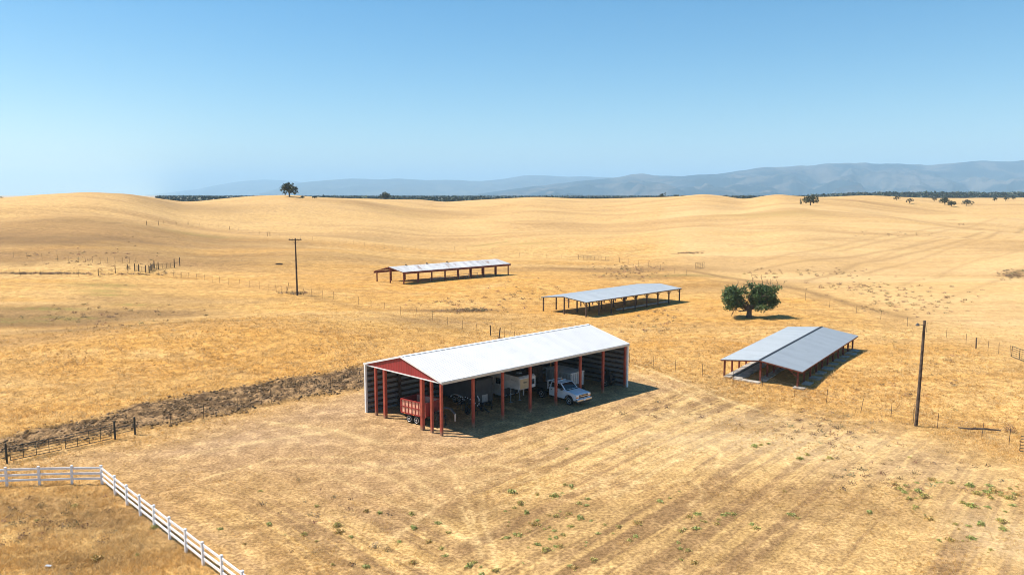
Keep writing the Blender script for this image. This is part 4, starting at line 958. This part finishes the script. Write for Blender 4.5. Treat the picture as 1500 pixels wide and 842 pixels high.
def corral():
    P = [at(*p) for p in ((197.5, 397), (203.5, 398), (213.5, 399.5), (218.5, 399.8), (221.5, 396.5), (226, 392.5), (232, 394.5), (255.6, 392), (263.5, 389.5))]
    t = thing('corral', 'small dark corral of posts and pipe panels far off at the left', 'corral', P[0])
    for i, p in enumerate(P): share(WP, 'post', t, p - P[0], (0, 0, i)).scale = (1.2, 1.2, 1.15 + .25 * (i > 6))
    for i, j in ((0, 3), (3, 4), (4, 5), (6, 7), (4, 6)):
        m = MB(); panel(m, P[i] - P[0], P[j] - P[0], 1.25, 6, 5, .025); m.build('panel', M_pipe, t)
    m = MB(); m.tube([P[7] - P[0] + Vector((0, 0, 1.0)), P[8] - P[0] + Vector((0, 0, 1.0))], .03, 6); m.build('rail', M_pipe, t)
corral()
gate('far pasture gate of thin pipes between wooden posts, beyond the middle shelter', (849, 380.5), (893, 382.5), 1.3, 5, 9, .05, .03)
gate('grey panel gate alone on the straw field above the middle shelter', (1018, 394), (1032, 392.5), 1.5, 5, 6, .05, .03)
gate('dark metal gate at the right edge above the leaning pole', (1481, 523), (1530, 542), 1.4, 6, 5, .05, .03)
gate('dark metal gate cut off by the right edge below the leaning pole', (1491, 662), (1560, 672), 1.35, 6, 4, .05, .03)

def white_fence():
    pts = [(-90, 716), (-38, 714), (10.6, 712), (58.3, 710.6), (105.7, 709.4), (149.7, 709), (168.7, 725), (186.3, 739.5), (205.7, 755), (226, 771), (248.6, 789.5), (272.7, 808), (298, 828), (325.6, 849), (356, 873), (390, 899), (428, 928)]
    P = [at(*p) for p in pts]; t = thing('board_fence', 'white three rail board fence that turns a corner at the lower left', 'fence', P[5])
    # the picture shows an 1.35 m fence of flat-topped 13 cm posts and 14 cm boards
    m = MB(); m.box(-.065, .065, -.065, .065, -.5, 1.34); pm = None
    o = m.build('post', M_vinyl, t, bevel=.006); pm = o.data; bpy.data.objects.remove(o)
    m = MB(); m.box(-.08, .08, -.08, .08, 1.342, 1.37); m.add([(-.08, -.08, 1.37), (.08, -.08, 1.37), (.08, .08, 1.37), (-.08, .08, 1.37), (0, 0, 1.42)], [(0, 1, 4), (1, 2, 4), (2, 3, 4), (3, 0, 4)])
    o = m.build('cap', M_vinyl, t); cm = o.data; bpy.data.objects.remove(o)
    for i, p in enumerate(P):
        d = P[min(i + 1, len(P) - 1)] - P[max(i - 1, 0)]; a = math.atan2(d.y, d.x) + rng.normal(0, .01)
        po = share(pm, 'post', t, p - P[5], (rng.normal(0, .008), rng.normal(0, .008), a)); share(cm, 'cap', po)
    for a, b in zip(P[:-1], P[1:]):
        d = (b - a).normalized()
        for z in (.42, .80, 1.19):
            m = MB(); m.bar(a - P[5] + d * .068 + Vector((0, 0, z + rng.normal(0, .008))), b - P[5] - d * .068 + Vector((0, 0, z + rng.normal(0, .008))), .04, .145); m.build('rail', M_vinyl, t)
white_fence()

def pole_cross():
    b = at(435.5, 432.5); t = thing('utility_pole', 'upright wooden utility pole with a crossarm in the left pasture', 'utility pole', b); H = 84 / FPX * b.y * 1.005
    m = MB(); m.tube([(0, 0, -1), (-.02, 0, H * .5), (-.04, 0, H)], [.19, .16, .125], 12); m.build('pole', M_pole, t, smooth=True)
    m = MB(); m.bar((-1.25, -.16, H - .35), (1.2, -.16, H - .30), .12, .14); ca = m.build('crossarm', M_pole, t)
    for x in (-1.1, -.55, .5, 1.05):
        m = MB(); m.lathe((x, -.16, H - .27), (0, 0, 1), [(0, .03), (.06, .03), (.07, .055), (.13, .055), (.16, .03)], 10); m.build('insulator', M_dgrey, ca)
    for s in (-1, 1):
        m = MB(); m.bar((s * .75, -.20, H - .38), (0, -.20, H - 1.0), .03); m.build('brace', M_tpost, ca)
pole_cross()
def pole_right():
    b = at(1342, 624.5); dist = b.y; H = 161 / FPX * dist * 1.0; t = thing('utility_pole', 'tall bare wooden pole with a small lamp bracket, right of the nearest shelter', 'utility pole', b)
    top = Vector((.16, 0, H)); m = MB(); m.tube([(-.05, 0, -1), top * .5, top], [.155, .135, .11], 12); m.build('pole', M_pole, t, smooth=True)
    m = MB(); m.lathe(top, (0, 0, 1), [(0, .118), (.03, .118), (.04, .05)], 12); m.build('pole_cap', M_tpost, t)
    m = MB(); m.tube([top + Vector((-.1, 0, -.38)), top + Vector((-.45, -.03, -.30)), top + Vector((-.62, -.05, -.32))], .03, 8); br = m.build('bracket', M_black, t)
    m = MB(); m.lathe(top + Vector((-.64, -.05, -.42)), (0, 0, 1), [(0, .17), (.08, .17), (.16, .09), (.24, .07)], 14); m.build('lamp', M_dgrey, br)
pole_right()
# odds and ends lying about
b = at(421, 429.5); t = thing('stake', 'leaning thin stake among weeds left of the crossarm pole', 'stake', b)
m = MB(); m.tube([(-.25, 0, -.3), (.1, 0, 1.0), (.35, 0, 2.1)], [.05, .045, .035], 8); m.build('shaft', M_pole, t); m = MB(); m.tube([(.08, -.05, 1.0), (.22, .1, 1.12)], .02, 6); m.build('stub', M_pole, t)
b = at(408, 387.5); o = MB().tube([(-.9, 0, .20), (0, .05, .24), (1.0, .0, .18), (1.3, .1, .2)], [.20, .26, .24, .12], 9).tube([(.3, 0, .3), (.6, -.3, .6)], [.1, .05], 7).build('log', M_girt, None, b, smooth=True); tag(o, 'dark fallen log lying in the grass left of the crossarm pole', 'log'); o.scale = (.8, .8, .7)
b = at(71, 831); o = MB().hexa([(-.55, -.2, .02), (.5, -.22, .0), (.6, .15, .06), (-.4, .25, .08), (-.55, -.2, .05), (.5, -.22, .03), (.6, .15, .09), (-.4, .25, .13)]).build('metal_sheet', M_silver, None, b + Vector((0, 0, .10))); tag(o, 'small pale metal sheet lying in the grass inside the white fence', 'sheet'); o.scale = (.34, .34, .4)
a, c = at(1403, 630.5), at(1466, 633.5); o = MB().tube([Vector((0, 0, .30)), (c - a) * .3 + Vector((0, 0, .22)), (c - a) * .7 + Vector((0, .1, .26)), (c - a) + Vector((0, 0, .2))], [.05, .10, .09, .06], 8).tube([(c - a) * .3 + Vector((0, 0, .22)), (c - a) * .36 + Vector((0, -.4, .5))], [.05, .02], 6).build('fallen_branch', M_pole, None, a, smooth=True); tag(o, 'long thin fallen branch lying right of the leaning pole', 'branch')

# ------------------------------------------------------------------ trees
def limb(m, a, d, l, r, depth, tips):
    a = Vector(a); pts = [a]; rad = [r]; dd = Vector(d).normalized()
    for k in range(3):
        dd = (dd + Vector(rng.normal(0, .16, 3)) + Vector((0, 0, .06))).normalized(); pts.append(pts[-1] + dd * l / 3); rad.append(r * (1 - .22 * (k + 1)))
    m.tube(pts, rad, 6 if depth < 2 else 5, True)
    if depth > 0:
        for k in range(3):
            q = dd + Vector(rng.normal(0, .55, 3)); limb(m, pts[-1 if k < 2 else -2], q, l * .68, r * .45, depth - 1, tips)
    else: tips.append(pts[-1])
def make_tree(name, label, base, lobes, trunk_h, trunk_r, leafmat, leaf, nleaf, group=None, spread=.5, twigs=0, limbs=5, clump=.55, cat='tree'):
    """lobes: (x, y, z, rx, ry, rz) about the foot of the trunk"""
    t = thing(name, label, cat, base, 0, group); m = MB(); tips = []
    m.tube([(0, 0, -.5), (0, 0, .0), (.02, 0, trunk_h * .55), (0, .02, trunk_h)], [trunk_r * 1.35, trunk_r * 1.15, trunk_r * .95, trunk_r], 11)
    for (x, y, z, rx, ry, rz) in lobes:
        d = Vector((x, y, z - trunk_h)); limb(m, (0, 0, trunk_h * .93), d, max(d.length * .55, .5), trunk_r * .55, 1 if limbs < 4 else 2, tips)
    m.build('trunk', M_bark, t, smooth=True)
    vol = np.array([l[3] * l[4] * l[5] for l in lobes]); vol = vol / vol.sum(); C = []
    for l, w in zip(lobes, vol):
        nc = max(4, int(nleaf * w / 14)); q = rng.normal(size=(nc, 3)); q /= np.linalg.norm(q, axis=1, keepdims=True)
        q *= rng.uniform(.25, 1.0, (nc, 1)) ** .45; cc = q * l[3:] + np.array(l[:3])
        k = 14; C.append((cc[:, None, :] + rng.normal(0, clump, (nc, k, 3)) * np.array([1, 1, .7])).reshape(-1, 3))
    C = np.concatenate(C); v, f = leaf_quads(C, leaf, flat_=.4)
    g = np.repeat(rng.uniform(.6, 1.45, len(C) // 14 + 1), 14)[:len(C)]
    tn = np.repeat(np.concatenate([g[:, None] * rng.uniform(.75, 1.3, (len(C), 1)) * np.array([[1, 1, 1]]), np.ones((len(C), 1))], 1), 4, 0)
    np_mesh('crown', v, f, leafmat, t, cols={'tint': tn})
    if twigs:
        m = MB()
        for (x, z, l) in twigs:
            a = Vector((x, 0, z)); d = Vector((rng.normal(0, .25), rng.normal(0, .2), 1)); m.tube([a - d * l * .5, a + d * l * .4, a + d * l + Vector((rng.normal(0, .15), 0, 0))], [.05, .035, .015], 5)
            m.tube([a + d * l * .3, a + d * l * .7 + Vector((rng.normal(0, .4), 0, .1))], [.025, .012], 4)
        m.build('bare_twigs', M_bark, t)
    return t
b = at(1097, 465); sc_ = b.y / FPX       # metres per photograph pixel at the tree
S_ = lambda px, py: ((px - 1097) * sc_, (465 - py) * sc_)
lb_ = []
for px, py, rx, rz in ((1073, 434, 13, 15), (1066, 428, 7, 9), (1080, 442, 8, 9), (1093, 449, 7, 5), (1106, 436, 11, 12), (1122, 430, 13, 12), (1129, 441, 11, 11), (1112, 448, 9, 6), (1098, 420, 6, 6), (1135, 421, 6, 5), (1070, 451, 6, 3.5), (1112, 424, 9, 8), (1064, 440, 7, 10), (1086, 428, 6, 9)):
    x, z = S_(px, py); lb_.append((x, rng.uniform(-1.2, 1.2), z, rx * sc_, rx * sc_ * 1.25, rz * sc_))
make_tree('fruit_tree', 'lone broad green tree with two crown lobes and a short thick trunk beyond the barn', b, lb_, 1.5, .42, M_fig, .17, 11500, None, twigs=[(*S_(1078, 417), 1.0), (*S_(1101, 412), 1.3), (*S_(1115, 412), 1.3), (*S_(1094, 416), .8), (*S_(1138, 416), .9), (*S_(1147, 413), .4), (*S_(1127, 414), .7)], clump=.26)
FAR = [  # px, py of the foot, width px, height px, ground distance (None: where the pixel meets the hills), label, leaf kind
    (424, 288.5, 29, 21, None, 'big open crowned oak alone on the crest of the second hill', 0), (443, 289.8, 6, 2.6, None, 'small dark bush just right of the lone oak on the crest', 1), (461, 290.5, 8, 3.2, None, 'second dark bush right of the lone oak on the crest', 0),
    (564, 291.3, 16, 10, 640, 'round dark oak breaking the skyline left of the centre', 0), (971, 289.5, 11, 7.5, 760, 'dark round oak on the skyline left of the middle right hump', 0), (990, 288.5, 11, 4.5, 760, 'low dark oak between the round skyline oak and the hump', 0),
    (1064, 290.8, 9, 5, 900, 'small oak at the left of the notch between the two right humps', 0), (1076, 292.3, 11, 5.5, 860, 'low oak in the notch between the two right humps', 1), (1089, 293.5, 9, 8, 840, 'tallest oak in the notch between the two right humps', 0), (1099, 292.6, 10, 6.5, 880, 'oak at the right of the notch between the two right humps', 0),
    (1187, 301, 29, 15, None, 'big dark spreading oak on the straw slope right of the humps', 0), (1313.5, 293.5, 10.5, 7, None, 'grey brown oak high on the right slope, under the tree line', 1), (1332, 298, 12, 7.5, None, 'brownish oak right of and below the grey brown one', 1),
    (1368.5, 294.5, 9.5, 5.5, None, 'faded bushy oak left of the leaning pair of dark oaks', 1), (1384, 300, 15, 11, None, 'left and larger of the two touching dark oaks on the right slope', 0), (1394, 302.5, 13, 9, None, 'lower right one of the two touching dark oaks on the right slope', 0), (1416, 301.5, 18, 9, None, 'grey green oak right of the touching pair', 1),
    (1457, 294.5, 8, 6, None, 'left one of two small oaks near the right edge', 0), (1473, 294.5, 10, 7, None, 'right one of two small oaks near the right edge', 0), (1485, 292.5, 8, 4.5, None, 'low oak at the right edge below the tree line', 1),
    (281, 297.3, 15, 5.5, 560, 'dark low oak in the saddle right of the left hill', 0), (255, 293.8, 14, 4, 620, 'leftmost dark oak in the saddle behind the left hill', 0), (300, 296, 9, 5, 640, 'right one of the low oaks in the saddle behind the left hill', 0), (2, 291.5, 10, 4, 520, 'dark tree at the left edge on the skyline', 0)]
for (px, py, w, h, Yd, lab, kd) in FAR:
    if Yd: x = (px - CX) / FPX * COSP * Yd; b = on(x, Yd)
    else: b = at(px, py)
    if b.y > 1500: b = on((px - CX) / FPX * COSP * 800, 800)
    s_ = b.y / FPX; W_, H_ = w * s_ * .5, h * s_
    if Yd: H_ = max(1.5, CAMH + (HZ - (py - h)) / FPX * Yd - b.z)      # crown top as high as it shows
    n = 6 if w > 12 else 4; lb_ = []
    for k in range(n):
        q = (k + .5) / n * 2 - 1; lb_.append((q * W_ * .72, rng.uniform(-.35, .35) * W_, H_ * (.60 - .18 * q * q + rng.uniform(-.05, .06)), W_ * .38, W_ * .42, H_ * .30))
    lb_.append((0, 0, H_ * .70, W_ * .5, W_ * .5, H_ * .27))
    make_tree('oak_tree', lab, b, lb_, H_ * .25, max(.2, H_ * .05), (M_oak, M_oak2)[kd], max(.25, H_ * .06), 1500 if w > 12 else 600, 'oaks on the hills', limbs=3, clump=H_ * .06)

# ------------------------------------------------------------------ weeds and dry grass
def weed_mesh(k, r, h, n, mat):
    q = rng.normal(size=(n, 3)); q /= np.linalg.norm(q, axis=1, keepdims=True); q *= rng.uniform(.3, 1, (n, 1)) ** .5; q[:, 2] = np.abs(q[:, 2])
    lob = .8 + .35 * np.sin(np.arctan2(q[:, 1], q[:, 0]) * (2 + k) + k); q[:n // 5] *= .45; c = q * np.stack([r * lob, r * .85 * lob, np.full(n, h)], -1)
    v, f = leaf_quads(c, .045, flat_=.5); tn = tints(n, 4, .5, 1.35); tn[:, 0] *= 1 + .16 * (k % 3 - 1); o = np_mesh('weed', v, f, mat, cols={'tint': tn}); me = o.data; bpy.data.objects.remove(o); return me
M_weed = leaf_mat('weed_leaves', (.45, .375, .115)); M_dryweed = leaf_mat('dry_weed_stalks', (.27, .18, .095))
WM = [weed_mesh(k, .34, .20, 200, M_weed) for k in range(5)]
WEEDS = [(750, 720, 1.3), (764, 738, 1.1), (788, 724, 1), (814, 728, 1.2), (828, 710, 1.2), (838, 712, .8), (830, 658, 1), (536, 748, 1.1), (556, 751, .9), (604, 752, .9), (605, 774, 1.1), (494, 770, 1.2), (496, 780, 1), (515, 787, .8), (444, 783, .9), (393, 768, .9), (464, 793, .8), (360, 798, .8), (322, 776, .7), (380, 719, .9), (642, 766, 1.1), (656, 781, 1.2), (628, 794, 1.2), (586, 794, 1), (646, 804, .9), (653, 815, .8), (464, 741, .8),
    (784, 768, 1.3), (742, 789, 1.2), (760, 784, 1), (786, 798, 1.3), (800, 808, 1.2), (820, 802, 1.2), (812, 778, 1.1), (824, 784, 1.2), (850, 760, 1.3), (816, 758, 1), (834, 754, .9), (860, 732, 1.2), (848, 738, 1.1), (876, 782, 1.2), (870, 822, 1), (840, 832, 1.2), (766, 826, 1), (694, 824, 1.1), (688, 830, 1), (728, 838, .9), (604, 825, 1), (536, 831, .8), (488, 827, .7), (770, 752, .9), (797, 776, .8), (776, 778, .7), (806, 790, .8), (838, 772, .8), (866, 764, .7), (755, 745, .8), (744, 770, .8), (858, 796, .8), (886, 770, .8), (705, 842, .9),
    (907, 772, 1.4), (935, 767, 1), (930, 786, 1.2), (922, 792, .9), (968, 735, 1.4), (982, 730, .9), (1010, 758, 1.1), (1022, 754, 1.1), (1032, 765, 1.1), (1020, 776, 1.2), (998, 780, 1.1), (1050, 768, 1.2), (1060, 755, 1.2), (1075, 754, .9), (993, 796, 1.1), (1008, 806, 1.2), (1018, 824, .9), (1100, 769, 1.1), (1108, 776, 1.2), (1160, 755, 1), (1168, 760, 1), (1149, 720, .9), (1106, 653, 1.2), (1114, 651, .9), (1124, 650, 1), (1214, 672, 1.4), (1206, 674, .9), (1172, 671, 1), (1184, 666, .9), (1274, 751, 1.1), (1332, 671, .8),
    (1312, 710, 1.2), (1324, 722, 1.2), (1318, 716, .9), (1345, 720, 1.3), (1352, 728, 1.5), (1366, 704, 1.2), (1378, 706, .8), (1394, 709, 1.4), (1420, 712, 1.3), (1432, 724, 1.3), (1456, 720, 1.5), (1446, 722, 1.1), (1452, 730, 1.3), (1448, 744, 1.2), (1482, 730, 1.5), (1490, 724, 1.2), (1422, 742, 1.4), (1410, 736, 1), (1436, 768, 1.1), (1468, 764, 1.2), (1392, 792, 1.1), (1424, 788, 1), (1400, 768, .9), (1484, 740, 1), (1340, 742, 1), (1362, 760, .9), (1470, 776, 1), (52 + 1400, 806, .8), (1450, 712, 1), (1478, 716, 1.1),
    (140, 820, 1.3), (225, 772, .9), (110, 742, 1), (200, 812, .8), (52, 762, .9)]
WEEDS += [(px + rng.normal(0, 9), py + rng.normal(0, 4.5), s * rng.uniform(.4, .75)) for px, py, s in WEEDS if (690 < px < 900 or px > 1290 or 980 < px < 1080) and py > 700]
for i, (px, py, s) in enumerate(WEEDS):
    p = at(px + rng.uniform(-1.5, 1.5), py + rng.uniform(-1, 1)); o = bpy.data.objects.new('weed', WM[i % 5]); col.objects.link(o); o.location = p; o.rotation_euler = (0, 0, rng.uniform(0, 6.28)); s *= rng.uniform(.6, 1.15); o.scale = (s, s, s * rng.uniform(.8, 1.1))
    tag(o, 'small yellow green weed clump dotted on the dry stubble', 'weed', 'green weeds on the dry ground')
m_ = weed_mesh(2, .8, .8, 500, M_dryweed); o = bpy.data.objects.new('tumbleweed', m_); col.objects.link(o); o.location = at(1478, 632.5); tag(o, 'dark dry tumbleweed at the end of the fallen branch', 'tumbleweed')

def dry_weeds():
    P = []
    for (px, py, rx, ry, n) in ((1330, 440, 90, 22, 110), (1260, 420, 60, 10, 50), (1485, 402, 22, 6, 130), (1215, 400, 60, 8, 40), (1010, 371, 20, 1.0, 50), (1300, 343, 60, 4, 30), (1408, 329, 6, .8, 14), (690, 455, 40, 3, 80), (640, 443, 60, 8, 30), (920, 398, 60, 12, 120), (760, 430, 60, 20, 50), (1120, 400, 40, 14, 40), (150, 380, 120, 25, 90), (430, 430, 20, 2, 30), (200, 402, 60, 2, 40), (60, 401, 60, 1.2, 120), (1000, 600, 70, 30, 30), (1200, 630, 120, 25, 80), (1300, 690, 140, 40, 60), (150, 470, 120, 25, 60), (1350, 560, 110, 60, 60), (960, 470, 60, 25, 50), (90, 770, 110, 50, 60), (480, 760, 140, 60, 25)):
        for _ in range(n):
            p = at(px + rng.normal(0, rx * .5), py + rng.normal(0, ry * .5))
            if p.y < 600: P.append(p)
    C, S = [], []
    for p in P:
        k = 44; w = rng.uniform(.12, .36) * (1 + (p.y > 110) * .5); q = rng.normal(0, .5, (k, 3)) * [w, w, w * .7]; q[:, 2] = np.abs(q[:, 2]); C.append(q + np.array(p)); S.append(np.full(k, w * .17))
    C = np.concatenate(C); v, f = leaf_quads(C, np.concatenate(S)); tag(np_mesh('dry_weeds', v, f, M_dryweed, cols={'tint': tints(len(C) // 44, 176, .5, 1.4)}), kind='stuff')
dry_weeds()

def clods():
    xs = [p[0] for p in PLOUGH]; ys = [p[1] for p in PLOUGH]; n = 60000; x = rng.uniform(min(xs), max(xs), n); y = rng.uniform(min(ys), max(ys), n)
    zn = zones(x, y)['plough']; k = (rng.random(n) < zn * (.25 + 1.5 * np.clip(vnoise(x / 1.6, y / 1.6) + .25, 0, 1))) & (x > -60); x, y = x[k][:5200], y[k][:5200]; n = len(x)
    z = ht(x, y) + .10 + .2 * np.maximum(fbm(x / .9, y / .9, 3, .75), -.2); r = .05 + .16 * rng.random(n) ** 2.5
    o8 = np.array([(1, 0, 0), (0, 1, 0), (-1, 0, 0), (0, -1, 0), (0, 0, .8), (0, 0, -.8)], float); v = (o8[None] * rng.uniform(.6, 1.3, (n, 6, 3)) + rng.normal(0, .15, (n, 6, 3))) * [1, 1, .65] * r[:, None, None] + np.stack([x, y, z], -1)[:, None]
    f8 = np.array([(0, 1, 4), (1, 2, 4), (2, 3, 4), (3, 0, 4), (1, 0, 5), (2, 1, 5), (3, 2, 5), (0, 3, 5)]); f = (f8[None] + 6 * np.arange(n)[:, None, None]).reshape(-1, 3)
    t = NT('turned_soil'); m = t.bsdf(t.mix(1.0, (.23, .148, .08), t.attr('tint').outputs['Color'], 'MULTIPLY'), .95, 0, None, .1)
    tag(np_mesh('soil_clods', v.reshape(-1, 3), f, m, cols={'tint': np.concatenate([np.repeat(rng.uniform(.5, 1.5, (n, 1)), 3, 1), np.ones((n, 1))], 1).repeat(6, 0)}), kind='stuff')
clods()

def dry_grass():
    N = 200000; r_ = 31 * (150 / 31) ** rng.random(N); a_ = rng.uniform(-38, 38, N); x = r_ * np.sin(np.radians(a_)); y = r_ * np.cos(np.radians(a_))
    zn = zones(x, y); prob = 1 - .92 * zn['dirt']; prob *= 1 - .55 * zn['yard'] * (1 - zn['corner']); prob *= 1 - .4 * zn['trackp']; prob *= .55 + .9 * (vnoise(x / 2.5, y / 2.5) + .5) * (vnoise(x / 9, y / 9) + .8)
    # nothing grows on the barn floor
    c, n = math.cos(-F.rz), math.sin(-F.rz); u = (x - F.A.x) * c - (y - F.A.y) * n; v = (x - F.A.x) * n + (y - F.A.y) * c
    prob = np.where((u > -1.5) & (u < L + .5) & (v > -3.0) & (v < W + .5), prob * .03, prob)
    c, n = math.cos(-f4.rz), math.sin(-f4.rz); u = (x - f4.A.x) * c - (y - f4.A.y) * n; v = (x - f4.A.x) * n + (y - f4.A.y) * c
    prob = np.where((u > -.5) & (u < f4.L) & (v > 0) & (v < f4.W), 0, prob)
    prob = prob * (1 - .95 * sstep(r_, 55, 145))
    k = rng.random(N) < prob; x, y, r_ = x[k], y[k], r_[k]; zn = {q: w[k] for q, w in zn.items()}; N = len(x); z = ht(x, y)
    yard = np.clip(zn['yard'] + zn['dirt'], 0, 1) * (1 - zn['corner']); h = (.28 - .19 * yard - .06 * zn['plough']) * rng.uniform(.5, 1.25, N); w = h * .6 + .04; B = 6
    bw = .013 * np.clip(r_ / 45, .8, 2.2)
    lean = rng.normal(0, 1.0, (N, B, 2)) * h[:, None, None]; off = rng.normal(0, .5, (N, B, 2)) * w[:, None, None]; th = rng.uniform(0, math.pi, (N, B))
    bx, by = x[:, None] + off[..., 0], y[:, None] + off[..., 1]; dx, dy = np.cos(th) * bw[:, None], np.sin(th) * bw[:, None]; zz = np.repeat(z[:, None], B, 1)
    hh = h[:, None] * rng.uniform(.6, 1.1, (N, B))
    v = np.stack([np.stack([bx - dx, by - dy, zz - .05], -1), np.stack([bx + dx, by + dy, zz - .05], -1), np.stack([bx + lean[..., 0], by + lean[..., 1], zz + hh], -1)], 2).reshape(-1, 3)
    f = np.arange(len(v)).reshape(-1, 3)
    g, s, br = np.array([.66, .40, .13]), np.array([.74, .54, .27]), np.array([.42, .27, .12])
    q = rng.random((N, 1)); colr = np.where(q < .5, g, np.where(q < .8, s, br)); mixk = np.clip(zn['pale'] + .0 * yard, 0, 1)[:, None]
    colr = colr * (1 - .7 * mixk) + s * .7 * mixk; colr = colr * (1 - .7 * zn['brown'][:, None]) + br * .7 * zn['brown'][:, None]; colr = colr * (1 - .85 * zn['plough'][:, None]) + np.array([.13, .085, .048]) * .85 * zn['plough'][:, None]
    colr = colr * (1 - .7 * zn['green'][:, None]) + np.array([.2, .19, .05]) * .7 * zn['green'][:, None]
    colr = colr * rng.uniform(.75, 1.2, (N, 1)); cc = np.concatenate([np.repeat(colr, 3 * B, 0), np.ones((N * B * 3, 1))], 1)
    t = NT('dry_grass'); tc = t.attr('tint').outputs['Color']; df = t.n('ShaderNodeBsdfDiffuse'); tr = t.n('ShaderNodeBsdfTranslucent'); t.put(df.inputs[0], tc); t.put(tr.inputs[0], tc)
    mx = t.n('ShaderNodeMixShader'); mx.inputs[0].default_value = .38; t.put(mx.inputs[1], df.outputs[0]); t.put(mx.inputs[2], tr.outputs[0]); om = t.n('ShaderNodeOutputMaterial'); t.t.links.new(mx.outputs[0], om.inputs[0])
    tag(np_mesh('dry_grass', v, f, t.m, cols={'tint': cc}), kind='stuff')
dry_grass()
